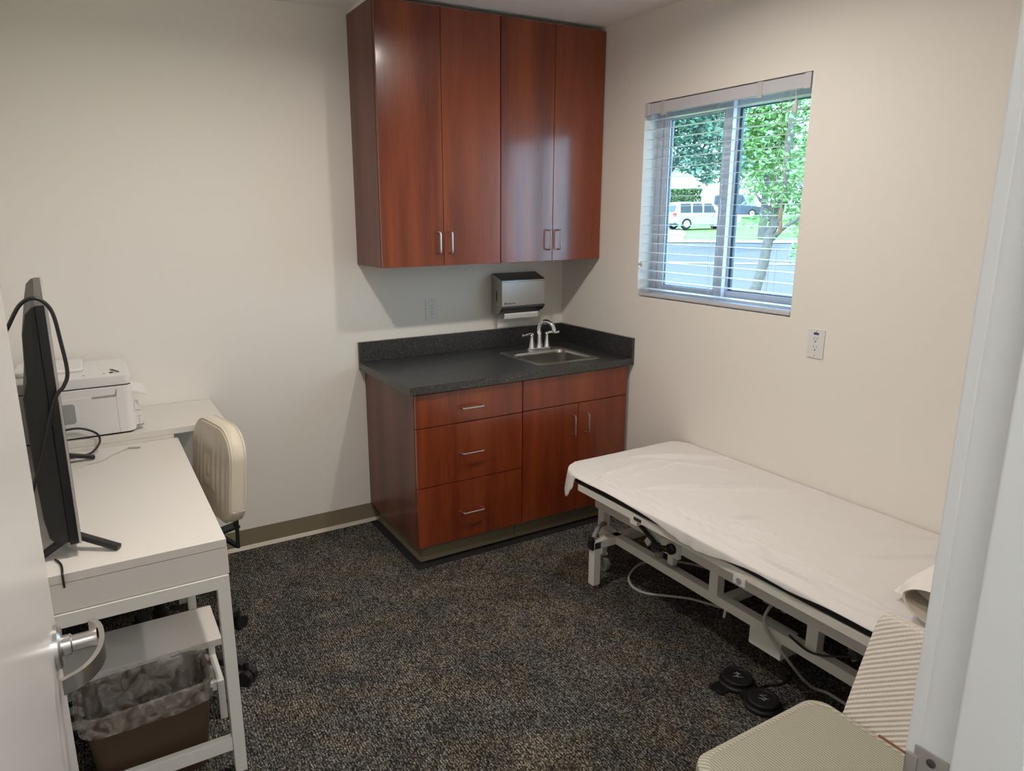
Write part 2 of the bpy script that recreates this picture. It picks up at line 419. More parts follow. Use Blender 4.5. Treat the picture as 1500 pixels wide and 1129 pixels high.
# door frame (steel jamb with stop and strike plate)
j = MB()
j.box(DX1, DX1 + .03, -3.182, -3.026, 0, DZ + .03, .003)
j.box(DX1 - .014, DX1 + .02, -3.150, -3.079, 0, DZ, .004)
j.box(DX1 - .002, DX1 + .06, -3.200, -3.158, 0, DZ + .05, .005)
j.box(DX1 - .001, DX1 + .05, -3.040, -3.022, 0, DZ + .05, .004)
j.box(DX0 - .03, DX0, -3.182, -3.026, 0, DZ + .03, .003).box(DX0 - .06, DX0 + .002, -3.200, -3.158, 0, DZ + .05, .005)
j.box(DX0 - .03, DX1 + .03, -3.182, -3.026, DZ, DZ + .03, .003)
fr = struct('trim_1', j, M['jamb'])
sp = MB().box(DX1 - .0022, DX1 + .001, -3.074, -3.034, .915, .985, .0008)
sp.box(DX1 - .004, DX1 + .001, -3.040, -3.0245, .935, .970, .0015)
spo = obj('strike_plate', sp, M['nickel'], fr)
obj('screw', MB().lathe([(.0055, 0), (.0055, -.0012), (.003, -.0018), (.0004, -.0012)], (DX1 - .0022, -3.055, .972), 'x', 14), M['dark_steel'], spo)
obj('plate_hole', MB().box(DX1 - .0026, DX1, -3.068, -3.048, .93, .955, .0006), M['dark'], spo)

# door leaf, swung inward, seen edge-on at the left
dl = MB().box(-2.652, -2.606, -3.075, -2.195, .012, DZ - .01, .0025)
dr = struct('door_1', dl, M['door'])
hz, hy = .992, -2.262
hd = MB().lathe([(.006, -.002), (.034, -.002), (.034, .006), (.030, .010), (.014, .011)], (-2.606, hy, hz), 'x', 30)
rose = obj('door_handle', hd, M['nickel'], dr)
lv = MB().lathe([(.0155, .009), (.0155, .022), (.0125, .024), (.0125, .050), (.0145, .058)], (-2.606, hy, hz), 'x', 24)
pts = [V((-2.556, hy + .030, hz + .002)), V((-2.544, hy + .012, hz)), V((-2.541, hy - .02, hz - .004)), V((-2.548, hy - .052, hz - .008)), V((-2.568, hy - .078, hz - .012)), V((-2.597, hy - .092, hz - .014))]
sm = spline(pts, 6); rings = []
for i, p in enumerate(sm):
    t = (sm[min(i + 1, len(sm) - 1)] - sm[max(i - 1, 0)]).normalized(); n = t.cross(V((0, 0, 1))).normalized()
    hh = .016 - .004 * i / len(sm); w = .0038
    rings.append([p + n * w + V((0, 0, hh)), p - n * w + V((0, 0, hh)), p - n * w - V((0, 0, hh)), p + n * w - V((0, 0, hh))])
lv.loft(rings)
obj('lever', lv, M['nickel'], rose)

# ------------------------------------------------------------------ window
wn = bpy.data.objects.new('window_1', None); COL.objects.link(wn); wn.location = (.1, -1.114, 1.22); wn['kind'] = 'structure'
fo = MB()
def frame(b, y0, y1, z0, z1, t, x0, x1, bev=.003, tb=None, tt=None, tr=None):
    tb = tb or t; tt = tt or t; tr = tr or t
    b.box(x0, x1, y0 - t, y0, z0, z1, bev).box(x0, x1, y1, y1 + tr, z0, z1, bev).box(x0, x1, y1 + tr, y0 - t, z0, z0 + tb, bev).box(x0, x1, y1 + tr, y0 - t, z1 - tt, z1, bev)
frame(fo, WY0, WY1, WZ0, WZ1, .040, .085, .155, tb=.03, tt=.03, tr=.034)
obj('window_frame', fo, M['vinyl'], wn)
sl = MB(); frame(sl, WY0 - .042, -1.126, WZ0 + .03, WZ1 - .03, .045, .088, .112, tb=.03, tt=.052, tr=.052)
ls = obj('window_sash', sl, M['vinyl'], wn)
obj('pane_gasket', (lambda b: (frame(b, WY0 - .085, -1.076, WZ0 + .058, WZ1 - .080, .005, .094, .106, .0008), b)[1])(MB()), M['gasket'], ls)
obj('window_glass', MB().box(.098, .102, -1.075, WY0 - .087, WZ0 + .06, WZ1 - .082), M['glass'], ls, smooth=False)
sr = MB(); frame(sr, -1.095, WY1 + .034, WZ0 + .03, WZ1 - .03, .034, .122, .148, tb=.032, tt=.040, tr=.026)
rs_ = obj('window_sash', sr, M['vinyl'], wn)
obj('pane_gasket', (lambda b: (frame(b, -1.129, WY1 + .060, WZ0 + .062, WZ1 - .070, .014, .128, .142, .0008, tb=.005, tt=.005, tr=.004), b)[1])(MB()), M['gasket'], rs_)
obj('window_glass', MB().box(.133, .137, WY1 + .062, -1.14, WZ0 + .064, WZ1 - .072), M['glass'], rs_, smooth=False)
obj('sash_latch', MB().box(.078, .09, -1.10, -1.085, 1.60, 1.70, .003), M['vinyl'], ls)

# window blind: open slats across the reveal
bl = thing('window_blind', 'white open horizontal slat blind hanging in the window recess', 'window blind', (.03, -1.114, WZ0))
y0, y1 = WY1 + .004, WY0 - .004
obj('valance', MB().box(-.004, .006, y0, y1, 2.104, WZ1 - .006, .002), M['blind'], bl)
obj('headrail', MB().box(.010, .062, y0 + .004, y1 - .004, 2.112, 2.156, .003), M['blind'], bl)
for yy in (-.785, -1.335):
    obj('valance_clip', MB().box(-.0075, .004, yy - .013, yy + .013, 2.094, WZ1 - .004, .001), M['clipm'], bl)
for yy in (y0, y1 - .028):
    obj('end_bracket', MB().box(-.006, .012, yy, yy + .028, 2.100, WZ1 - .003, .002), M['blind'], bl)
sb = MB(); nsl = 19
for i in range(nsl):
    z = 1.262 + i * (2.082 - 1.262) / (nsl - 1)
    n = 7; A = []; B = []
    for k in range(n):
        u = k / (n - 1); x = .010 + .042 * u; zz = z + .0009 * math.sin(PI * u) + .0008 * (u - .5)
        A.append((x, zz + .0007)); B.append((x, zz - .0007))
    sb.prism(A + B[::-1], 'y', y0 + .003, y1 - .003)
obj('slats', sb, M['blind'], bl)
obj('bottom_rail', MB().box(.004, .056, y0 + .003, y1 - .003, 1.226, 1.243, .004), M['blind'], bl)
for yy in (-.80, -1.115, -1.435):
    c = MB()
    for xx in (.0045, .0575): c.tube([(xx, yy, 2.112), (xx, yy, 1.236)], .0007, 5)
    c.tube([(.031, yy + .012, 2.112), (.031, yy + .012, 1.236)], .0009, 5)
    obj('ladder_cord', c, M['string'], bl)
pc = MB()
pc.tube([(-.001, -1.478, 2.106), (-.003, -1.476, 1.9), (-.002, -1.485, 1.655)], .0009, 5, smooth=4)
pc.tube([(-.001, -1.486, 2.106), (-.004, -1.488, 1.85), (-.003, -1.490, 1.605)], .0009, 5, smooth=4)
pc.tube([(-.001, -1.503, 2.106), (-.003, -1.508, 2.08), (-.003, -1.510, 2.066)], .0009, 5, smooth=4)
p_ = obj('pull_cord', pc, M['string'], bl)
tp = [(.002, .026), (.005, .022), (.0065, .012), (.0075, 0), (.0085, -.016), (.007, -.024), (.003, -.027)]
for (yy, zz) in ((-1.485, 1.634), (-1.490, 1.582), (-1.510, 2.042)):
    obj('tassel', MB().lathe(tp, (-.003, yy, zz), 'z', 14), M['tassel'] if zz < 2 else M['string'], p_)
obj('cord_cleat', MB().box(-.010, -.001, -.690, -.678, 1.375, 1.400, .002).box(-.016, -.008, -.698, -.670, 1.380, 1.392, .003), M['tassel'], bl)

# ------------------------------------------------------------------ cherry cabinets
def pull(a, b, out, r=.0044):
    """U-shaped bar pull from a to b standing off along out."""
    a, b, o = V(a), V(b), V(out); d = (b - a).normalized(); q = .010; L = o.length; u = o / L
    pts = [a, a + u * (L - q), a + u * (L - q * .3) + d * q * .3, a + u * L + d * q, b + u * L - d * q, b + u * (L - q * .3) - d * q * .3, b + u * (L - q), b]
    return MB().tube(pts, r, 10)
UZ0, UZ1 = 1.397, 2.5525
def wall_cabinet(x0, x1, label, sidecol):
    t = thing('wall_cabinet', label, 'cabinet', ((x0 + x1) / 2, -.16, UZ0), 'cherry wall cabinets')
    obj('body', MB().box(x0, x1, -.322, -.002, UZ0, UZ1, .0008), M['cherry_side_sheen'], t)
    xm = (x0 + x1) / 2
    for k, (a, b) in enumerate(((x0 + .0015, xm - .0014), (xm + .0014, x1 - .0015))):
        d = obj('door', MB().box(a, b, -.345, -.3255, UZ0 + .001, UZ1 - .004, .0012), M['cherry'], t)
        hx = b - .030 if k == 0 else a + .030
        obj('handle', pull((hx, -.345, 1.457), (hx, -.345, 1.557), (0, -.030, 0)), M['nickel'], d)
    return t
wall_cabinet(-1.2785, -.6405, 'cherry wood wall cabinet with bright lamp glare, above the countertop with the back outlet', 0)
wall_cabinet(-.6385, -.0045, 'cherry wood wall cabinet in the corner, directly above the steel towel dispenser', 1)
# filler strip between cabinets and ceiling
struct('trim_2', MB().box(-1.27, -.004, -.27, -.004, UZ1, H, 0), M['ceiling'], smooth=False)

FY0, FY1 = -.6405, -.6205
def base_cabinet(name, x0, x1, label, toe_l):
    t = thing(name, label, 'cabinet', ((x0 + x1) / 2, -.31, 0), 'cherry base cabinets')
    bb = MB()   # panel carcass, open inside
    bb.box(x0, x0 + .016, -.6175, -.004, .100, .853, .0008).box(x1 - .016, x1, -.6175, -.004, .100, .853, .0008)
    bb.box(x0 + .016, x1 - .016, -.6175, -.604, .100, .853, 0).box(x0 + .016, x1 - .016, -.604, -.004, .100, .116, 0).box(x0 + .016, x1 - .016, -.016, -.004, .116, .853, 0)
    obj('body', bb, M['cherry_side_sheen'], t)
    k = MB().box(toe_l, x1 - .002, -.570, -.02, .0, .0995, 0)
    k.mi = 1; k.prism([(-.5702, .018), (-.577, .009), (-.583, 0), (-.5702, 0)], 'x', toe_l, x1 - .002)
    if toe_l > x0 + .01: k.prism([(toe_l, .018), (toe_l - .007, .009), (toe_l - .013, 0), (toe_l, 0)], 'y', -.580, -.02)
    obj('toe_kick', k, [M['cove'], M['cove']], t, smooth=False)
    return t
t = base_cabinet('drawer_cabinet', -1.2655, -.6925, 'cherry base cabinet with three drawers, left end of the counter', -1.222)
for (z0, z1, zh) in ((.6925, .8485, .764), (.4025, .6885, .543), (.104, .3985, .243)):
    d = obj('drawer', MB().box(-1.264, -.694, FY0, FY1, z0, z1, .0012), M['cherry'], t)
    obj('handle', pull((-1.040, FY0, zh), (-.926, FY0, zh), (0, -.030, 0)), M['nickel'], d)
t = base_cabinet('sink_cabinet', -.6905, -.028, 'cherry base cabinet with two doors under the sink, partly behind the exam table', -.690)
obj('false_front', MB().box(-.689, -.030, FY0, FY1, .6945, .8485, .0012), M['cherry'], t)
for k, (a, b) in enumerate(((-.689, -.3515), (-.3485, -.030))):
    d = obj('door', MB().box(a, b, FY0, FY1, .104, .6905, .0012), M['cherry'], t)
    hx = -.387 if k == 0 else -.300
    obj('handle', pull((hx, FY0, .528), (hx, FY0, .632), (0, -.030, 0)), M['nickel'], d)

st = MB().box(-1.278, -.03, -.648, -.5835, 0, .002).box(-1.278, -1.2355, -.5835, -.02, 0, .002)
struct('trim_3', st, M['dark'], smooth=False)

# countertop with splashes (hole for the sink)
CT0, CT1, CX, CY = .8545, .8925, -1.2965, -.657
t = thing('countertop', 'black speckled countertop with backsplash over the cherry base cabinets', 'countertop', (-.65, -.33, CT0))
c = MB(); SX0, SX1, SY0, SY1 = -.535, -.165, -.553, -.185
c.box(CX, SX0, CY, -.001, CT0, CT1, .0025).box(SX1, -.0195, CY, -.001, CT0, CT1, .0025)
c.box(SX0 - .002, SX1 + .002, CY, SY0, CT0, CT1, .0025).box(SX0 - .002, SX1 + .002, SY1, -.001, CT0, CT1, .0025)
obj('worktop', c, M['granite'], t)
obj('backsplash', MB().box(CX, -.0195, -.0195, -.001, CT1 + .0005, .999, .0015), M['granite'], t)
obj('side_splash', MB().box(-.019, -.0008, CY, -.001, CT0, .999, .0015), M['granite'], t)

# sink
t = thing('sink', 'small square stainless steel sink set into the black countertop', 'sink', (-.35, -.37, CT1))
o_ = rrect(-.552, -.152, -.570, -.172, .022); i_ = rrect(-.522, -.180, -.540, -.258, .040)
i2 = rrect(-.515, -.187, -.533, -.265, .045); i3 = rrect(-.49, -.212, -.51, -.29, .06)
def ring(p, z): return [V((x, y, z)) for x, y in p]
b = MB().loft([ring(o_, CT1 + .0003), ring(o_, CT1 + .0022), ring(rrect(-.547, -.157, -.565, -.177, .02), CT1 + .004), ring(rrect(-.528, -.174, -.546, -.252, .04), CT1 + .004), ring(i_, CT1 + .0025), ring(i2, CT1 - .012), ring(i2, CT1 - .115), ring(i3, CT1 - .135)], caps=False)
b.add(ring(i3, CT1 - .135), [tuple(range(len(i3)))])
obj('basin', b, M['steel_sink'], t)
obj('drain', MB().lathe([(.042, 0), (.042, .003), (.034, .004), (.03, .001), (.001, .001)], (-.351, -.40, CT1 - .135), 'z', 24), M['chrome'], t)

# faucet
t = thing('faucet', 'chrome two handle gooseneck faucet on the sink deck', 'faucet', (-.285, -.215, CT1 + .004))
fx, fy, fz = -.305, -.212, CT1 + .0042
obj('base', MB().prism(rrect(fx - .080, fx + .080, fy - .026, fy + .026, .025), 'z', fz, fz + .014, .003), M['chrome'], t)
pts = [(fx, fy, fz + .013), (fx, fy + .002, fz + .07), (fx + .002, fy + .006, fz + .118), (fx + .012, fy - .004, fz + .152), (fx + .028, fy - .032, fz + .160), (fx + .042, fy - .062, fz + .142), (fx + .047, fy - .075, fz + .108)]
sp = MB().tube(pts, [.0165, .0145, .0125, .0120, .0118, .0115, .0128], 16, smooth=5)
sp.lathe([(.021, 0), (.019, .010), (.0165, .018)], (fx, fy, fz + .012), 'z', 20)
obj('spout', sp, M['chrome'], t)
for s in (-1, 1):
    hx = fx + s * .051
    hd = MB().lathe([(.021, 0), (.019, .01), (.013, .04), (.011, .066), (.0125, .074), (.009, .082)], (hx, fy, fz + .013), 'z', 18)
    hd.tube([(hx - s * .004, fy, fz + .089), (hx + s * .022, fy - .004, fz + .093), (hx + s * .050, fy - .008, fz + .088), (hx + s * .074, fy - .010, fz + .090)], [.008, .007, .006, .0075], 10, smooth=3)
    obj('handle', hd, M['chrome'], t)

# paper towel dispenser
t = thing('towel_dispenser', 'brushed steel paper towel dispenser on the back wall above the sink', 'towel dispenser', (-.35, -.06, 1.10))
X0, X1 = -.494, -.212
prof = [(-.001, 1.090), (-.072, 1.090), (-.118, 1.124), (-.118, 1.281), (-.030, 1.311), (-.001, 1.311)]
body = MB().prism(prof, 'x', X0, X1, .004)
obj('body', body, M['steel'], t)
obj('front_cover', MB().box(X0 - .001, X1 + .001, -.1215, -.117, 1.139, 1.280, .002), M['steel'], t)
obj('top_edge', MB().prism([(-.122, 1.272), (-.1185, 1.2845), (-.028, 1.315), (-.012, 1.315), (-.012, 1.3115), (-.028, 1.3115), (-.114, 1.281)], 'x', X0 - .001, X1 + .001), M['dark_steel'], t)
obj('lower_lip', MB().prism([(-.1235, 1.139), (-.1235, 1.129), (-.098, 1.106), (-.094, 1.108), (-.114, 1.128), (-.114, 1.139)], 'x', X0 - .001, X1 + .001), M['dark_steel'], t)
obj('sight_slot', MB().box(X0 - .0014, X0 + .001, -.066, -.058, 1.165, 1.222, .001), M['dark'], t)
obj('lock', MB().lathe([(.006, 0), (.006, .003), (.002, .004)], (-.34, -.07, 1.2985), 'z', 12), M['dark_steel'], t)
lg = MB()
def text(mb, body, size, org, ux, uz, depth=.0006, bold=0):
    cu = bpy.data.curves.new('lettering', 'FONT'); cu.body = body; cu.size = size; cu.resolution_u = 3; cu.offset = bold
    o = bpy.data.objects.new('lettering', cu); COL.objects.link(o)
    dg = bpy.context.evaluated_depsgraph_get(); dg.update()
    me = bpy.data.meshes.new_from_object(o.evaluated_get(dg))
    ux, uz, org = V(ux), V(uz), V(org)
    mb.add([org + ux * v.co.x + uz * v.co.y for v in me.vertices], [list(p.vertices) for p in me.polygons])
    bpy.data.objects.remove(o); bpy.data.curves.remove(cu); bpy.data.meshes.remove(me)
lx, ly, lz = X0 + .016, -.1222, 1.149
lg.add([(lx, ly, lz), (lx + .004, ly, lz), (lx + .004, ly, lz + .014), (lx, ly, lz + .014)], [(0, 1, 2, 3)])
lg.add([(lx + .0045, ly, lz + .007), (lx + .010, ly, lz), (lx + .013, ly, lz), (lx + .0075, ly, lz + .007), (lx + .013, ly, lz + .014), (lx + .010, ly, lz + .014)], [(0, 1, 2, 3), (0, 3, 4, 5)])
text(lg, 'Kimberly-Clark', .0085, (lx + .016, ly, lz + .003), (1, 0, 0), (0, 0, 1), bold=.0003)
obj('logo', lg, M['print'], t, smooth=False)
# the towel hanging out, and the loose fold lying against the wall
pt = thing('paper_towel', 'white folded paper towel hanging out under the steel dispenser', 'paper towel', (-.335, -.06, 1.06))
b = MB()
def strip(b, pr, xa, xb, w=.0012, n=8):
    A = [(y, z) for y, z in pr]; B_ = [(y + w, z + w * .3) for y, z in pr][::-1]
    b.prism(A + B_, 'x', xa, xb)
strip(b, [(-.076, 1.086), (-.088, 1.095), (-.095, 1.088), (-.091, 1.070), (-.089, 1.064)], -.462, -.235)
obj('front_fold', b, M['paper'], pt, smooth=False)
b = MB(); strip(b, [(-.046, 1.087), (-.032, 1.060), (-.026, 1.035), (-.028, 1.010), (-.023, 1.001)], -.468, -.240)
obj('back_fold', b, M['paper'], pt, smooth=False)

# wall outlets
def outlet(label, org, ux, nrm, sticker=False):
    ux, nrm, org = V(ux), V(nrm), V(org); uz = V((0, 0, 1))
    t = thing('wall_outlet', label, 'outlet', org, 'duplex outlets')
    def slab(w, h, z, a, bdep, r, bev):
        rot = Matrix((ux, nrm, uz)).transposed()
        bm = MB(); bm.prism(rrect(-w / 2, w / 2, z - h / 2, z + h / 2, r, 4), 'y', a, bdep, bev)
        o = MB(); o.add([org + ux * v.x + nrm * v.y + uz * v.z for v in bm.v], bm.f); return o
    obj('cover_plate', slab(.0715, .116, 0, .0, .0055, .003, .0018), M['plate'], t)
    ob = obj('receptacle', slab(.0335, .067, 0, .005, .0066, .004, .0006), M['plate'], t)
    sl = MB()
    for zc in (.0165, -.0165):
        for dx, hh in ((-.0065, .009), (.0065, .0075)):
            s_ = slab(.0018, hh, zc + .004, .0062, .0069, .0005, 0); s_.v = [v + ux * dx for v in s_.v]; sl.add(s_.v, s_.f)
        g = slab(.0055, .0055, zc - .0085, .0062, .0069, .0025, 0); sl.add(g.v, g.f)
    obj('slots', sl, M['dark'], ob)
    for zc in (.0485, -.0485): obj('screw', slab(.005, .005, zc, .005, .0062, .0024, 0), M['grey_plastic'], t)
    if sticker: obj('sticker', slab(.022, .0085, .0395, .0055, .0066, .001, 0), M['blue'], t)
    return t
outlet('white wall outlet on the back wall between cabinet and black backsplash', (-.869, 0, 1.140), (1, 0, 0), (0, -1, 0))
outlet('white wall outlet with small blue sticker on the right wall below the window', (0, -1.7015, 1.1335), (0, -1, 0), (-1, 0, 0), True)

# ------------------------------------------------------------------ exam table
ET = thing('exam_table', 'low white steel frame treatment table with black padding along the right wall', 'treatment table', (-.38, -1.95, 0))
TX0, TX1, TY1, TY0 = -.742, -.012, -1.03, -2.90
obj('padding', MB().prism(rrect(TX0, TX1, TY0, TY1, (.09, .13, .04, .04), 10), 'z', .505, .544, .008, 3), M['black_soft'], ET)
fm = MB()
for xx in (TX0 + .002, TX1 - .032): fm.box(xx, xx + .030, TY0 + .03, -1.155, .473, .504, .003)
fm.bar((TX0 + .017, -1.165, .4885), (TX0 + .10, -1.06, .4885), .03).bar((TX1 - .017, -1.165, .4885), (TX1 - .09, -1.06, .4885), .03)
fm.box(TX0 + .09, TX1 - .08, -1.075, -1.045, .473, .504, .003).box(TX0 + .03, TX1 - .03, TY0 + .03, TY0 + .06, .473, .504, .003)
obj('top_frame', fm, M['cream_metal'], ET)
for xx, s in ((-.560, 1), (-.155, -1)):
    sf = MB(); a, b_ = xx, xx + .040
    sf.box(a, b_, -2.72, -1.055, .318, .402, .004)
    sf.box(a, b_, -2.72, -1.075, .196, .234, .003)
    for yy in (-1.100, -1.765, -2.180, -2.70): sf.box(a + .001, b_ - .001, yy - .021, yy + .021, .230, .322, .002)
    obj('side_frame', sf, M['cream_metal'], ET)
for yy in (-1.80, -2.65): obj('cross_brace', MB().box(-.53, -.12, yy - .018, yy + .018, .200, .232, .003), M['cream_metal'], ET)
for yy in (-1.10, -2.66): obj('cross_brace', MB().box(-.53, -.12, yy - .02, yy + .02, .330, .398, .003), M['cream_metal'], ET)
for yy in (-1.35, -2.45):
    obj('lift_arm', MB().bar((-.50, yy, .25), (-.50, yy - .16, .46), .03, .03).bar((-.17, yy, .25), (-.17, yy - .16, .46), .03, .03).box(-.74, -.02, yy - .18, yy - .14, .455, .475, .002), M['cream_metal'], ET)
# feet: end cross bar, levelling legs and swivel castors
for yy in (-1.190, -2.62):
    ft = obj('foot_bar', MB().box(-.680, -.035, yy - .019, yy + .019, .196, .234, .003), M['cream_metal'], ET)
for (xx, yy) in ((-.661, -1.190), (-.054, -1.190), (-.661, -2.62), (-.054, -2.62)):
    lg = obj('leg', MB().box(xx - .019, xx + .019, yy - .019, yy + .019, .022, .232, .003), M['cream_metal'], ET)
    obj('levelling_foot', MB().lathe([(.021, 0), (.021, .010), (.010, .016), (.010, .024)], (xx, yy, 0), 'z', 18), M['nickel'], lg)
for (xx, yy) in ((-.520, -1.075), (-.19, -1.075), (-.520, -2.72), (-.19, -2.72)):
    cl = MB().box(xx - .014, xx + .014, yy - .014, yy + .014, .088, .205, .002)
    ca = obj('castor', cl, M['cream_metal'], ET)
    yk = MB().lathe([(.024, 0), (.024, .007), (.015, .010)], (xx, yy, .078), 'z', 16)
    for s in (-1, 1): yk.prism([(yy - .012, .08), (yy + .018, .08), (yy + .010 - .03, .03), (yy - .028, .03)], 'x', xx + s * .015 - .0015, xx + s * .015 + .0015)
    obj('fork', yk, M['nickel'], ca)
    obj('wheel', MB().lathe([(.012, -.011), (.034, -.010), (.036, -.006), (.036, .006), (.034, .010), (.012, .011)], (xx, yy - .014, .036), 'x', 22), M['rubber'], ca)
# castor release lever with curved grey grip
lv = MB().tube([(-.555, -1.125, .262), (-.585, -1.140, .272), (-.630, -1.165, .268), (-.668, -1.185, .243)], .0105, 12, smooth=5)
le = obj('brake_lever', lv, M['grey_plastic'], ET)
obj('lever_pivot', MB().box(-.690, -.676, -1.207, -1.173, .195, .248, .003).lathe([(.012, -.012), (.012, .012)], (-.683, -1.190, .238), 'y', 14), M['black'], le)
# crank handle and clamp bracket beneath the top rail
ck = MB().tube([(-.578, -1.375, .364), (-.578, -1.480, .315)], .0095, 12).lathe([(.016, 0), (.017, .018), (.015, .048)], (-.578, -1.508, .312), 'y', 14)
ck.tube([(-.578, -1.50, .312), (-.578, -1.535, .322)], .013, 12)
obj('height_crank', ck, M['black'], ET)
obj('crank_collar', MB().lathe([(.018, 0), (.018, .026), (.012, .030)], (-.578, -1.498, .270), 'z', 16).tube([(-.578, -1.53, .320), (-.578, -1.555, .330)], .010, 12), M['nickel'], ET)
br = MB().box(-.578, -.560, -1.600, -1.500, .300, .362, .002).box(-.57, -.545, -1.565, -1.535, .258, .302, .002)
bo = obj('clamp_bracket', br, M['cream_metal'], ET)
obj('clamp_knob', MB().lathe([(.018, -.022), (.022, -.018), (.022, -.004), (.016, 0)], (-.577, -1.568, .338), 'x', 18), M['black'], bo)
obj('clamp_screw', MB().lathe([(.020, 0), (.020, .008), (.012, .011)], (-.557, -1.55, .248), 'z', 16), M['nickel'], bo)
sk = obj('cable_socket', MB().box(-.750, -.741, -2.055, -2.005, .452, .484, .003), M['white_plastic'], ET)
obj('socket_hole', MB().lathe([(.0105, -.0015), (.0105, 0), (.006, .0005)], (-.750, -2.03, .468), 'x', 16), M['grey_plastic'], sk)
obj('rail_plate', MB().box(-.7435, -.7395, -1.555, -1.515, .480, .492, .001), M['dark_steel'], ET)
# control box, motor and gas spring
obj('control_box', MB().box(-.545, -.455, -2.065, -1.930, .118, .20, .004), M['cream_metal'], ET)
mo = obj('motor', MB().lathe([(.032, -.19), (.036, -.18), (.036, .03), (.028, .05)], (-.40, -2.02, .275), 'y', 20).box(-.45, -.37, -2.00, -1.90, .235, .315, .006), M['grey_plastic'], ET)
obj('cable_ring', MB().tube([(-.485 + .0, -1.985 + .024 * math.cos(a), .290 + .032 * math.sin(a)) for a in [2 * PI * i / 20 for i in range(20)]], .0055, 8, closed=True), M['black'], ET)
obj('piston', MB().tube([(-.44, -2.05, .262), (-.44, -2.40, .285)], .022, 14).tube([(-.44, -2.38, .284), (-.44, -2.60, .30)], .009, 10), M['dark_steel'], ET)
gu = MB().prism([(-2.245, .405), (-2.355, .405), (-2.325, .275), (-2.305, .262)], 'x', -.532, -.525)
go = obj('gusset_plate', gu, M['cream_metal'], ET)
obj('pivot_bolt', MB().lathe([(.016, -.014), (.016, -.004), (.022, 0)], (-.532, -2.312, .292), 'x', 18), M['dark_steel'], go)
bw = MB().tube([(-.56, -2.10, .246), (-.575, -2.20, .243), (-.548, -2.31, .285)], .004, 8, smooth=6)
obj('bowden_cable', bw, M['cable'], ET)
obj('hanging_rod', MB().tube([(-.49, -1.785, .205), (-.49, -1.770, .115)], .006, 10), M['cream_metal'], ET)

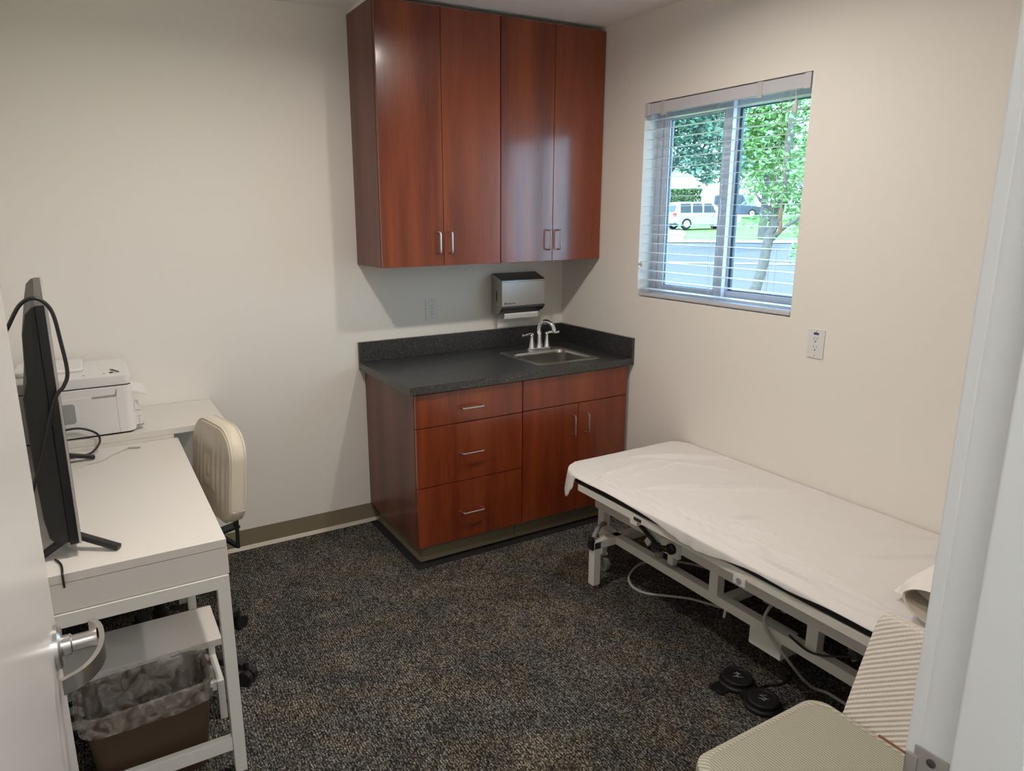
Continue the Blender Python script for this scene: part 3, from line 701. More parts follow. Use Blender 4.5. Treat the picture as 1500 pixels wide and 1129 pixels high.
# ------------------------------------------------------------------ sheet on the table
def sheet():
    b = MB()
    cx = (TX0 + TX1) / 2; Z = .5485
    def crease(p, a, c, w, h):
        a, c = V(a), V(c); d = c - a; t = max(0, min(1, (p - a).dot(d) / d.dot(d))); q = (p - a - d * t).length
        return h * math.exp(-(q / w) ** 2) * (math.sin(PI * t) ** .5 if 0 < t < 1 else 0)
    CR = [((-.60, -1.42), (-.02, -1.78), .018, .010), ((-.45, -1.50), (-.03, -1.70), .012, .005),
          ((-.40, -1.10), (-.02, -1.36), .020, .009), ((-.66, -1.22), (-.30, -1.20), .014, .006), ((-.64, -1.30), (-.24, -1.26), .012, .005),
          ((-.69, -1.25), (-.66, -1.75), .010, .007), ((-.665, -1.40), (-.60, -2.00), .010, .006), ((-.70, -1.55), (-.64, -2.05), .008, .006),
          ((-.62, -1.62), (-.56, -1.98), .008, .005), ((-.70, -1.95), (-.69, -2.45), .009, .006), ((-.672, -1.98), (-.665, -2.50), .008, .005), ((-.64, -1.90), (-.635, -2.44), .008, .005),
          ((-.61, -2.0), (-.60, -2.3), .007, .004), ((-.55, -1.80), (-.44, -1.86), .010, .007), ((-.56, -1.84), (-.50, -2.02), .008, .005),
          ((-.36, -1.16), (-.10, -1.52), .010, .004), ((-.30, -2.10), (-.05, -2.28), .012, .004), ((-.45, -2.20), (-.15, -2.36), .014, .004)]
    CR = [(V((*a, 0)), V((*c, 0)), w, h) for a, c, w, h in CR]
    def hgt(p):
        z = 0
        for a, c, w, h in CR: z += 2.2 * crease(p, a, c, w * .62, h)
        w_ = .008 * noise.noise(V((0, p.y * 3.0, 6)))
        for o_, h_ in ((.020, .0046), (.046, .0034), (.085, .0044), (.118, .0032)): z += h_ * math.exp(-((p.x - TX0 - o_ - w_ * (1 + o_ * 20)) / .0045) ** 2) * (.6 + .8 * noise.noise(V((p.y * 2.5, o_ * 50, 1))))
        edge = max(0, 1 - (p.x - TX0) / .22)
        z += .006 * edge * noise.noise(V((p.x * 40, p.y * 5.5, 2)))
        z += .0020 * noise.noise(V((p.x * 14 + p.y * 5, p.y * 5 - p.x * 4, 5)))
        z += .0012 * noise.noise(V((p.x * 30, p.y * 22, 9)))
        # gentle crown toward the middle and a sag at the far edge
        return z
    XA, XB, YA, YB, r1, r2 = TX0 - .012, TX1 + .006, -2.93, TY1 + .016, .135, .10
    NX, NY = 120, 300; grid = []
    for i in range(NY + 1):
        u = i / NY
        y = YB - .14 * (1 - math.cos(min(1, u / .16) * PI / 2)) if u < .16 else YB - .14 - (YB - .14 - YA) * (u - .16) / .84
        d = YB - y
        xl = XA + (r1 - math.sqrt(max(0, r1 * r1 - (r1 - d) ** 2)) if d < r1 else 0)
        xr = XB - (r2 - math.sqrt(max(0, r2 * r2 - (r2 - d) ** 2)) if d < r2 else 0)
        row = []
        for k in range(NX + 1):
            q = V((xl + (xr - xl) * k / NX, y, 0))
            de = min(q.x - xl, xr - q.x, d if d < .2 else 1)
            e = max(0, 1 - de / .03)
            row.append(V((q.x, y, Z + hgt(q) * (1 - .5 * e) - .006 * e * e)))
        grid.append(row)
    W_ = NX + 1
    b.add([p for r in grid for p in r], [(i * W_ + k, i * W_ + k + 1, (i + 1) * W_ + k + 1, (i + 1) * W_ + k) for i in range(NY) for k in range(NX)])
    # hem hanging over the edge, uneven along the near side
    loop = [grid[i][0] for i in range(NY, -1, -1)] + grid[0][1:] + [grid[i][NX] for i in range(1, NY + 1)]
    n = len(loop); nr = []
    for k in range(n):
        t = loop[min(k + 1, n - 1)] - loop[max(k - 1, 0)]; nr.append(V((-t.y, t.x, 0)).normalized())
    def drop(p):
        d = .075 + .02 * noise.noise(V((p.x * 9, 0, 4)))
        if p.x > XB - .02: return .012
        if p.x < -.5:
            w = max(0, min(1, (p.y + 1.165) / .05)); w = w * w * (3 - 2 * w)
            side = .005 + .005 * noise.noise(V((p.y * 3.2, 0, 1))) + 0.042 * math.exp(-((p.y + 1.82) / .17) ** 2) + .012 * math.exp(-((p.y + 2.22) / .09) ** 2)
            d = side * (1 - w) + (.105 + .02 * noise.noise(V((p.x * 30, p.y * 30, 4)))) * w
        return d
    rings = [loop]
    for s_ in range(1, 9):
        u = s_ / 8; ring_ = []
        for k, p in enumerate(loop):
            d = drop(p); wob = .007 * noise.noise(V((p.x * 24, p.y * 24, 3))) * u * min(1, d / .05)
            o_ = .004 * (1 - (1 - u) ** 2) + (.012 * u if d > .06 else 0) + wob
            if p.x > -.1: o_ = min(o_, .001)
            ring_.append(p + nr[k] * o_ + V((0, 0, -d * u)))
        rings.append(ring_)
    b.loft(rings, caps=False, closed=False)
    return b
so = sheet()
o = obj('bed_sheet', so, M['sheet'], flat=False); tag(o, 'white wrinkled cotton sheet spread over the treatment table', 'bed sheet')
me = o.data; bm = bmesh.new(); bm.from_mesh(me); bmesh.ops.remove_doubles(bm, verts=bm.verts[:], dist=1e-5)
bmesh.ops.recalc_face_normals(bm, faces=bm.faces[:]); bm.to_mesh(me); bm.free()
me.polygons.foreach_set('use_smooth', [True] * len(me.polygons))
sd = o.modifiers.new('thickness', 'SOLIDIFY'); sd.thickness = .0012; sd.offset = 0

# pillow with an open case end
def pillow():
    t = thing('pillow', 'white pillow in loose open pillowcase at the near end of the table', 'pillow', (-.36, -2.66, .55))
    cx, cy, hx, hy_, zb = -.335, -2.640, .235, .225, .563
    b = MB(); n, m = 30, 30; top = []; bot = []
    for i in range(n + 1):
        for k in range(m + 1):
            u, v = -1 + 2 * i / n, -1 + 2 * k / m
            e = (max(0, 1 - abs(u) ** 3.2) * max(0, 1 - abs(v) ** 3.2)) ** .5
            pin = 1 - .06 * (1 - abs(u)) * abs(v) - .0
            x = cx + hx * u * (1 - .05 * (1 - v * v) * abs(u)); y = cy + hy_ * v * (1 - .06 * (1 - u * u) * abs(v))
            w = .006 * noise.noise(V((x * 14, y * 14, 1))) * e
            top.append(V((x, y, zb + .012 + .115 * e + w))); bot.append(V((x, y, zb + .010 - .006 * e)))
    N_ = (n + 1) * (m + 1); fs = []
    for i in range(n):
        for k in range(m):
            a = i * (m + 1) + k; q = (a, a + 1, a + m + 2, a + m + 1); fs.append(q); fs.append(tuple(N_ + z for z in q[::-1]))
    rim = [k for k in range(m + 1)] + [i * (m + 1) + m for i in range(1, n + 1)] + [n * (m + 1) + k for k in range(m - 1, -1, -1)] + [i * (m + 1) for i in range(n - 1, 0, -1)]
    for a, c in zip(rim, rim[1:] + rim[:1]): fs.append((a, c, N_ + c, N_ + a))
    b.add(top + bot, fs); obj('pillow_body', b, M['pillow'], t)
    # loose mouth of the case: a flattened sleeve opening toward the room
    b = MB(); rings = []
    for s in range(9):
        u = s / 8; x = cx - hx + .055 - .125 * u; hh = .040 + .010 * u; hw = .165 - .030 * u
        r_ = []
        for k in range(40):
            a = 2 * PI * k / 40
            yy = cy + .03 + hw * math.cos(a); zz = zb + .052 - .002 * u + hh * math.sin(a) * (1 - .25 * math.cos(a) * u)
            zz = max(zz, zb - .004)
            dx = .018 * math.sin(2 * a + .6) * u + .012 * noise.noise(V((a * 1.6, u * 2, 4))) * u
            r_.append(V((x + dx, yy, zz)))
        rings.append(r_)
    b.loft(rings, caps=False)
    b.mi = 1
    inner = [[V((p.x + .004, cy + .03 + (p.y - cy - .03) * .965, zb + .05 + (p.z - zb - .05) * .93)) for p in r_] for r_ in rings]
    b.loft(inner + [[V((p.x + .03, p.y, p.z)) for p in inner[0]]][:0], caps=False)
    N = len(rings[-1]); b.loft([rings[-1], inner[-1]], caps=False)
    obj('pillowcase_mouth', b, [M['pillow'], M['pillow_in_shade']], t)
pillow()

# ------------------------------------------------------------------ cords on the floor, foot pedal
o = obj('power_cord', MB().tube([(-.30, -1.60, .0065), (-.36, -1.485, .0065), (-.43, -1.415, .0065), (-.500, -1.345, .0065), (-.506, -1.262, .0065), (-.445, -1.185, .0065), (-.318, -1.135, .0065), (-.185, -1.190, .0065), (-.09, -1.335, .0065), (-.05, -1.55, .0065), (-.045, -1.75, .0065)], .0055, 10, smooth=8), M['cable_grey'], loc=(-.3, -1.3, 0))
tag(o, 'grey cord looped on the carpet under the far end of the treatment table', 'cord')
o = obj('control_cord', MB().tube([(-.503, -1.992, .292), (-.540, -1.997, .285), (-.578, -2.012, .255), (-.576, -2.050, .205), (-.553, -2.098, .150), (-.493, -2.118, .070), (-.438, -2.130, .016), (-.407, -2.165, .0062), (-.402, -2.24, .0062), (-.36, -2.36, .0062), (-.22, -2.48, .0062)], .0056, 10, smooth=8), M['cable_grey'], loc=(-.47, -2.1, 0))
tag(o, 'grey cord hanging from the table control box down to the carpet', 'cord')
t = thing('foot_pedal', 'black double button foot pedal on the carpet beside the table', 'foot pedal', (-.64, -2.03, 0))
pa, pb = V((-.632, -1.966, 0)), V((-.650, -2.090, 0))
bs = MB()
bs.prism(rrect(-.735, -.600, -1.985, -1.928, .01), 'z', 0, .006, .001)
for p in (pa, pb): bs.lathe([(.062, 0), (.063, .012), (.058, .018), (.054, .018)], (p.x, p.y, 0), 'z', 36)
bs.bar(pa + V((0, 0, .007)), pb + V((0, 0, .007)), .075, .014)
obj('base', bs, M['black'], t)
for p in (pa, pb):
    bt = obj('button', MB().lathe([(.052, .016), (.053, .030), (.050, .034), (.040, .0345), (.038, .033), (.001, .033)], (p.x, p.y, 0), 'z', 36), M['black_soft'], t)
    # engraved arrow over a table line
    ar = MB(); c = p + V((0, 0, .0338)); ux, uy = V((.75, -.66, 0)), V((.66, .75, 0)); s = 1 if p is pa else -1
    def seg(a, d, w=.0016): ar.bar(c + ux * a[0] + uy * a[1], c + ux * d[0] + uy * d[1], w, .0008, .0001)
    seg((-.018, -.008), (.018, -.008)); seg((-.010, -.008), (.010, .010)) if s > 0 else seg((.010, -.008), (-.010, .010)); seg((-.012, .010), (.012, .010))
    seg((0, -.014), (.0, .018 * s)); seg((0, .018 * s), (-.007, .010 * s)); seg((0, .018 * s), (.007, .010 * s))
    obj('arrow_symbol', ar, M['print_white'], bt, smooth=False)
obj('pedal_cord', MB().tube([(-.60, -2.03, .010), (-.56, -2.03, .005), (-.50, -2.05, .004), (-.42, -2.03, .004), (-.36, -1.95, .004)], .0035, 8, smooth=6), M['cable'], t)

# ------------------------------------------------------------------ desks
DKX1, DKX0, DKY0, DKY1, DKZ = -2.236, -2.815, -1.497, -.434, .760
t = thing('desk', 'white desk with boxy apron and metal legs against the left wall', 'desk', (-2.53, -.97, 0))
obj('desktop', MB().box(DKX0, DKX1, DKY0, DKY1, .735, DKZ, .0015), M['white_lam'], t)
obj('apron', MB().box(DKX0, DKX1 + .001, DKY0 + .001, DKY1, .654, .7335, .0012), M['white_lam'], t)
rl = MB()
for yy in (DKY0 - .004, DKY1 - .031): rl.box(DKX0 + .012, DKX1 - .002, yy, yy + .030, .613, .652, .002)
for xx in (DKX0 + .012, DKX1 - .032): rl.box(xx, xx + .03, DKY0 + .03, DKY1 - .03, .620, .652, .002)
obj('leg_rail', rl, M['white_metal'], t)
for xx in (DKX0 + .012, DKX1 - .036):
    for yy in (DKY0 - .004, DKY1 - .035): obj('leg', MB().box(xx, xx + .034, yy, yy + .034, .0, .614, .002), M['white_metal'], t)
for yy in (DKY0 + .003, DKY1 - .031): obj('stretcher', MB().box(DKX0 + .045, DKX1 - .036, yy, yy + .024, .078, .120, .002), M['white_metal'], t)

t = thing('printer_table', 'narrow white table along the back wall holding the printer', 'table', (-2.45, -.22, 0))
obj('tabletop', MB().box(-2.83, -2.043, -.432, -.006, .776, .801, .0015), M['white_lam'], t)
obj('table_apron', MB().box(-2.82, -2.25, -.4315, -.412, .735, .7755, .001), M['white_lam'], t)
for xx in (-2.815, -2.30):
    for yy in (-.40, -.06): obj('leg', MB().box(xx, xx + .032, yy, yy + .032, 0, .776, .002), M['white_metal'], t)

# low slatted bench under the desk
t = thing('low_bench', 'small low white bench with slatted lower shelf under the desk', 'bench', (-2.5, -1.12, 0))
obj('bench_top', MB().box(-2.80, -2.243, -1.238, -1.010, .277, .301, .002), M['white_lam'], t)
for xx in (-2.79, -2.270):
    obj('leg', MB().box(xx, xx + .022, -1.234, -1.212, 0, .124, .0015), M['white_metal'], t)
    obj('leg', MB().box(xx, xx + .022, -1.070, -1.048, 0, .278, .0015), M['white_metal'], t)
    obj('end_rail', MB().box(xx, xx + .022, -1.234, -1.0705, .1245, .144, .0015), M['white_metal'], t)
for yy in (-1.230, -1.150, -1.075): obj('shelf_slat', MB().box(-2.768, -2.270, yy, yy + .020, .126, .143, .0015), M['white_metal'], t)

# ------------------------------------------------------------------ waste basket
RB = Matrix.Translation((-2.480, -1.366, 0)) @ Matrix.Rotation(R(3.5), 4, 'Z')
t = thing('waste_basket', 'brown plastic waste basket under the desk beside the open door', 'waste basket', RB.translation)
def bring(hx, hy_, z, r): return [V((x, y, z)) for x, y in rrect(-hx, hx, -hy_, hy_, r, 8)]
b = MB(RB)
b.loft([bring(.140, .065, .0, .03), bring(.172, .096, .292, .045), bring(.178, .102, .292, .05), bring(.178, .102, .300, .05), bring(.170, .094, .300, .045), bring(.137, .062, .006, .03)], caps=False)
b.add(bring(.137, .062, .006, .03), [tuple(range(len(bring(.1, .1, 0, .03))))]).add(bring(.140, .065, 0, .03), [tuple(range(len(bring(.1, .1, 0, .03))))[::-1]])
obj('basket', b, M['bin'], t)
# clear liner folded over the rim
t2 = thing('bin_liner', 'clear crinkled plastic bag lining the brown waste basket', 'bin liner', RB.translation)
b = MB(RB); rings = []
prof = [(.118, .048, .04), (.150, .075, .14), (.162, .086, .24), (.168, .091, .296), (.174, .098, .309), (.182, .106, .306), (.184, .108, .285), (.181, .106, .262), (.178, .103, .245)]
for s, (hx, hy_, z) in enumerate(prof):
    r_ = []
    base = rrect(-hx, hx, -hy_, hy_, .045, 8)
    ev = []
    for i in range(len(base)):
        a, c = base[i], base[(i + 1) % len(base)]
        for q in range(4): ev.append((a[0] + (c[0] - a[0]) * q / 4, a[1] + (c[1] - a[1]) * q / 4))
    for (x, y) in ev:
        w = noise.noise(V((x * 26, y * 26, z * 9))); w2 = noise.noise(V((x * 60, y * 60, z * 14 + 3)))
        k = .006 if s < 3 else .0035
        n_ = V((x, y, 0)).normalized()
        q = V((x, y, z)) + n_ * (k * w + .002 * w2 - (.006 if s < 4 else -.003))
        if s == 8: q.z += .018 * noise.noise(V((x * 9, y * 9, 7)))
        r_.append(q)
    rings.append(r_)
# even sampling around the ring
b.loft(rings, caps=False)
obj('bag', b, M['liner'], t2)

# ------------------------------------------------------------------ television on the desk
t = thing('television', 'black flat screen television seen edge-on, standing on the desk', 'television', (-2.60, -.87, DKZ))
TA, TB, TT = -1.405, -.445, 1.430
TX = Matrix.Translation((-2.5845, TA, 0)) @ Matrix.Rotation(R(2.6), 4, 'Z') @ Matrix.Translation((2.5845, -TA, 0))
pan = MB(TX).box(-2.611, -2.590, TA, TB, .795, TT, .002)
obj('panel', pan, M['tv_edge'], t)
obj('bezel', MB(TX).box(-2.5905, -2.5845, TA - .001, TB + .001, .794, TT + .001, .0015), M['tv_trim'], t)
obj('screen', MB(TX).box(-2.5848, -2.5838, TA + .006, TB - .006, .81, TT - .006, .0003), M['screen'], t)
bk = [(-2.610, .800), (-2.640, .800), (-2.655, .822), (-2.662, .88), (-2.665, 1.02), (-2.665, 1.20), (-2.652, 1.245), (-2.650, 1.30), (-2.646, 1.36), (-2.634, 1.41), (-2.618, 1.427), (-2.610, 1.428)]
obj('back_cover', MB(TX).prism([(x, z) for x, z in bk], 'y', TA + .004, TB - .004, .006), M['tv_back'], t)
vt = MB(TX)
for i in range(14): vt.box(-2.6675, -2.663, TA + .10 + i * .045, TA + .13 + i * .045, .93, .99, .001)
obj('vents', vt, M['black'], t)
for (yy, y_f, y_b) in ((-1.345, -1.425, -1.385), (-.575, -.560, -.565)):
    b = MB(TX)
    b.bar((-2.600, yy, .800), (-2.500, y_f, .768), .022, .014, .003).bar((-2.606, yy, .800), (-2.690, y_b, .768), .022, .014, .003)
    b.box(-2.62, -2.592, yy - .014, yy + .014, .786, .812, .003)
    obj('foot', b, M['tv_edge'], t)

# cables around the television
o = obj('television_cable', MB().tube([(-2.715, -1.28, .96), (-2.694, -1.40, 1.06), (-2.679, -1.425, 1.14), (-2.680, -1.425, 1.215), (-2.691, -1.427, 1.30), (-2.694, -1.43, 1.345), (-2.672, -1.43, 1.380), (-2.638, -1.43, 1.437), (-2.604, -1.43, 1.450), (-2.576, -1.425, 1.418), (-2.566, -1.42, 1.34), (-2.561, -1.42, 1.262), (-2.573, -1.425, 1.228), (-2.592, -1.43, 1.205), (-2.612, -1.430, 1.15), (-2.642, -1.428, 1.05), (-2.672, -1.425, .97), (-2.690, -1.39, .90)], .0048, 10, smooth=8), M['cable'], loc=(-2.62, -1.42, .9))
tag(o, 'thick black cable looped up over the side edge of the television', 'cable')
o = obj('desk_cable', MB().tube([(-2.70, -.429, .83), (-2.63, -.429, .850), (-2.572, -.431, .850), (-2.524, -.445, .828), (-2.514, -.480, .806), (-2.532, -.502, .782), (-2.560, -.512, .768), (-2.62, -.515, .7655), (-2.68, -.52, .7655)], .0042, 10, smooth=7), M['cable'], loc=(-2.58, -.48, .765))
tag(o, 'thin black cable curling across the desk in front of the printer', 'cable')
o = obj('charging_cable', MB().tube([(-2.62, -.67, .7625), (-2.570, -.625, .7625), (-2.515, -.600, .7625), (-2.474, -.545, .7625), (-2.425, -.495, .7625)], .0026, 8, smooth=7).bar((-2.425, -.490, .764), (-2.380, -.505, .764), .009, .005, .001), M['cable_white'], loc=(-2.5, -.5, .76))
tag(o, 'thin white charging cable with plug lying on the desk', 'cable')
o = obj('edge_cable', MB().tube([(-2.650, -1.405, .7635), (-2.640, -1.43, .7640), (-2.635, -1.455, .7640), (-2.633, -1.485, .7640), (-2.633, -1.5012, .7615), (-2.633, -1.5022, .750), (-2.633, -1.5022, .725)], .0028, 8, smooth=6), M['cable'], loc=(-2.64, -1.45, .76))
tag(o, 'thin black cable running over the near edge of the desk under the television', 'cable')

# ------------------------------------------------------------------ printer
t = thing('printer', 'white multifunction printer on the narrow table in the back corner', 'printer', (-2.58, -.2, .801))
QX1, QX0, QY0, QY1, QZ = -2.378, -2.79, -.412, -.045, .802
obj('body', MB().prism(rrect(QX0, QX1, QY0, QY1, (.02, .02, .02, .035)), 'z', QZ + .006, .996, .004), M['white_plastic'], t)
obj('foot_base', MB().prism(rrect(QX0 + .01, QX1 - .012, QY0 + .01, QY1 - .01, .02), 'z', QZ, QZ + .008), M['dark'], t)
obj('scanner_lid', MB().prism(rrect(QX0, QX1 - .002, QY0 + .002, QY1, .025), 'z', .999, 1.040, .006), M['white_plastic'], t)
obj('seam', MB().prism(rrect(QX0 + .004, QX1 - .005, QY0 + .005, QY1 - .004, .025), 'z', .994, 1.001), M['dark'], t)
obj('document_feeder', MB().prism(rrect(QX0 + .01, QX1 - .16, QY0 + .13, QY1, .03), 'z', 1.038, 1.056, .010, 3), M['white_plastic'], t)
obj('side_panel', MB().box(QX0 + .03, QX1 - .062, QY0 - .0018, QY0 + .004, .815, .962, .001), M['white_plastic'], t)
obj('panel_seam', MB().box(QX1 - .0615, QX1 - .0603, QY0 - .0004, QY0 + .004, .812, .955), M['grey_plastic'], t)
obj('grip_recess', MB().prism([(QX1 - .145, .955), (QX1 - .060, .955), (QX1 - .055, .985), (QX1 - .058, .985), (QX1 - .066, .964), (QX1 - .145, .963)], 'y', QY0 - .0022, QY0 + .003), M['grey_plastic'], t)
obj('cable_port', MB().prism(rrect(-2.65, -2.583, .868, .945, .010), 'y', QY0 - .003, QY0 + .003), M['grey_plastic'], t)
obj('output_tray', MB().prism([(QX1 - .02, .962), (QX1 + .045, .944), (QX1 + .047, .952), (QX1 - .02, .978)], 'y', QY0 + .02, QY0 + .20, .002), M['white_plastic'], t)
pt_ = obj('paper_cassette', MB().box(QX1 - .03, QX1 + .024, QY0 + .025, QY0 + .22, .822, .882, .004).prism([(QX1, .884), (QX1 + .024, .884), (QX1, .925)], 'y', QY0 + .025, QY0 + .04), M['white_plastic'], t)
obj('cassette_slot', MB().box(QX1 + .002, QX1 + .027, QY0 + .0235, QY0 + .05, .8215, .826).box(QX1 + .011, QX1 + .0125, QY0 + .0245, QY0 + .027, .828, .86).box(QX1 + .004, QX1 + .02, QY0 + .0245, QY0 + .027, .859, .8605), M['grey_plastic'], pt_)
for xx in (-2.60, -2.54, -2.47): obj('button', MB().lathe([(.004, 0), (.004, .002), (.001, .002)], (xx, QY0 + .05, 1.040), 'z', 10), M['grey_plastic'], t)
o = obj('wire_tie', MB().tube([(-2.445, -.295, 1.0425), (-2.430, -.345, 1.046), (-2.418, -.365, 1.043)], .0022, 7, smooth=5).tube([(-2.438, -.30, 1.043), (-2.425, -.345, 1.044)], .0016, 7).tube([(-2.452, -.36, 1.042), (-2.438, -.362, 1.042)], .0022, 7), M['black'], loc=(-2.43, -.34, 1.04))
tag(o, 'small dark wire tie lying on top of the printer', 'wire tie')

# ------------------------------------------------------------------ office chair
t = thing('office_chair', 'cream vinyl office chair with channel stitched back, pushed up to the desk', 'office chair', (-2.28, -.82, 0))
CA = R(12.3); CN = V((-math.cos(CA), -math.sin(CA), 0)); CT = V((-math.sin(CA), math.cos(CA), 0)); CC = V((-2.166, -.68, 0))
CB = Matrix.Translation(CC) @ Matrix.Rotation(CA, 4, 'Z')
def back_shell():
    b = MB(); hw, z0, z1 = .183, .518, .862
    out = rrect(-hw, hw, z0, z1, (.115, .115, .06, .06), 12)
    def pos(y, z, side, e):
        bul = 1 - (1 - e) ** 2
        p = CC + CT * y + V((0, 0, z)) - CN * (.10 * (z - z0))
        groove = .0045 * (abs(math.sin(PI * (y + hw) / .040)) ** .6) * min(1, e * 4)
        return p + CN * (.006 + .012 * bul - .0045 * min(1, e * 4) + groove) if side < 0 else p - CN * (.060 + .008 * bul)
    K = len(out); cz = (z0 + z1) / 2
    rings = []
    for s in range(26, -1, -1):
        e = s / 26; rings.append([pos(y * (1 - e), cz + (z - cz) * (1 - e), -1, e) for y, z in out])
    # rounded rim
    for a in range(1, 9):
        q = a / 9; rr = .012 * math.sin(PI * q)
        ring_ = []
        for (y, z) in out:
            A, B_ = pos(y, z, -1, 0), pos(y, z, 1, 0); p = A.lerp(B_, q); n_ = V((0, y, (z - cz))).normalized(); ring_.append(p + n_ * rr)
        rings.append(ring_)
    for s in range(0, 8):
        e = s / 8; rings.append([pos(y * (1 - e), cz + (z - cz) * (1 - e), 1, e) for y, z in out])
    b.loft(rings, caps=False)
    return b, out, pos, cz
bs, outl, pos, cz = back_shell()
br = obj('backrest', bs, M['cream_vinyl'], t)
for q, nme in ((.10, 'piping'), (.86, 'piping')):
    pl = [pos(y * 1.03, cz + (z - cz) * 1.035, -1, 0).lerp(pos(y * 1.03, cz + (z - cz) * 1.035, 1, 0), q) for y, z in outl]
    obj('piping', MB().tube(pl, .0032, 7, closed=True), M['cream_vinyl'], br)
obj('seam_tape', MB(CB).box(.010, .058, -.1915, -.184, .560, .565, .001), M['cream_vinyl'], br)
obj('seat', MB().prism(rrect(-2.60, -2.20, -1.03, -.60, .08, 8), 'z', .435, .505, .025, 4), M['cream_vinyl'], t)
obj('back_bracket', MB().bar((-2.39, -.80, .428), (-2.075, -.665, .428), .05, .012).bar((-2.08, -.665, .423), (-2.068, -.665, .62), .05, .012, up=(1, 0, 0)), M['black'], t)
for yy in (-.812,): obj('adjuster_bar', MB().bar((-2.100, yy, .40), (-2.096, yy, .56), .022, .012, up=(1, 0, 0)).bar((-2.10, yy, .405), (-2.16, -.70, .425), .02, .012), M['black'], t)
obj('gas_column', MB().lathe([(.028, 0), (.028, .16), (.020, .165), (.020, .33), (.06, .335), (.06, .345)], (-2.395, -.862, .09), 'z', 18), M['black'], t)
for i in range(5):
    a = R(-42.5 + 72 * i); d = V((math.cos(a), math.sin(a), 0)); c = V((-2.395, -.862, 0))
    ar = MB().bar(c + d * .03 + V((0, 0, .105)), c + d * .325 + V((0, 0, .072)), .040, .028, .006)
    ao = obj('base_arm', ar, M['black'], t)
    w = c + d * .33
    sd_ = V((-d.y, d.x, 0))
    cw_ = MB()
    cw_.tube([w + V((0, 0, .028)) - sd_ * .026, w + V((0, 0, .028)) - sd_ * .004], .0275, 18).tube([w + V((0, 0, .028)) + sd_ * .004, w + V((0, 0, .028)) + sd_ * .026], .0275, 18).tube([w + V((0, 0, .05)), w + V((0, 0, .085))], .008, 10)
    obj('castor', cw_, M['black'], ao)

# ------------------------------------------------------------------ visitor chair by the door
t = thing('visitor_chair', 'wooden chair with green tweed seat and cream ribbed back beside the door frame', 'chair', (-1.2, -2.75, 0))
VX0, VX1, VY1, VY0 = -1.452, -1.018, -2.500, -2.985
se = obj('seat', MB().prism(rrect(VX0, VX1, VY0, VY1, (.045, .05, .05, .045), 8), 'z', .400, .458, .012, 4), M['seat'], t)
pr_ = rrect(VX0 - .001, VX1 + .001, VY0 - .001, VY1 + .001, (.045, .05, .05, .045), 8)
rg = lambda o_, z: [V((x, y, z)) for x, y in rrect(VX0 - o_, VX1 + o_, VY0 - o_, VY1 + o_, .048, 8)]
bnd = MB().loft([rg(.0005, .404), rg(.0035, .408), rg(.004, .440), rg(.002, .453), rg(-.010, .460), rg(-.016, .4585)], caps=False)
obj('seat_band', bnd, M['piping'], se)
fr = MB()
for yy in (VY1 - .028, VY0 + .004): fr.box(VX0 + .0, VX1 + .06, yy, yy + .024, .352, .400, .003)
for xx in (VX0 + .002, VX1 + .01): fr.box(xx, xx + .024, VY0 + .02, VY1 - .02, .352, .400, .003)
fr.box(VX0 - .024, VX0 + .012, VY0 + .01, VY1 - .006, .372, .418, .004)
fr.box(VX1 + .0035, VX1 + .018, VY0 + .03, -2.66, .395, .4545, .002)
obj('seat_frame', fr, M['wood'], t)
for yy in (VY1 - .032, VY0 + .002):
    obj('leg', MB().box(VX0 - .004, VX0 + .032, yy, yy + .034, 0, .400, .004), M['wood'], t)
    yy = yy - .15 if yy > -2.7 else yy + .10
    obj('leg', MB().bar((VX1 + .12, yy + .017, 0), (VX1 + .045, yy + .017, .42), .034, .034, .004, up=(0, 1, 0)).bar((VX1 + .045, yy + .017, .41), (VX1 + .15, yy + .017, .66), .030, .030, .004, up=(0, 1, 0)), M['wood'], t)
def chair_back():
    """Upholstered back pad, tilted away from the seat; its far upper corner shows above the seat."""
    n = V((-.919, 0, .394)); up = V((.394, 0, .919)); b = MB(); rings = []
    c0 = V((-1.005, 0, .412))
    ya, yb, h = -2.985, -2.556, .300
    sec = [(0, .0, .030), (.012, .012, .044), (.06, .016, .050), (.5, .018, .052), (.9, .016, .050), (.975, .010, .040), (1, -.006, .020)]
    for (u, fr_, bk_) in sec:
        r_ = []
        hw0, hw1 = ya, yb
        ins = .0 if u < .95 else .010 * (u - .95) / .05
        pr = [(hw0 + .012 + ins, fr_ - .012), (hw0 + .03 + ins, fr_)] + [(hw0 + .03 + (hw1 - hw0 - .06) * i / 10, fr_ + .006 * math.sin(PI * i / 10)) for i in range(1, 10)] + [(hw1 - .03 - ins, fr_), (hw1 - .008 - ins, fr_ - .010), (hw1 - ins, fr_ - .03), (hw1 - .01 - ins, -bk_ + .0), (hw0 + .01 + ins, -bk_)]
        for (y, d) in pr: r_.append(c0 + up * (h * u) + n * d + V((0, y, 0)))
        rings.append(r_)
    b.loft(rings); return b
obj('backrest', chair_back(), M['rib'], t)

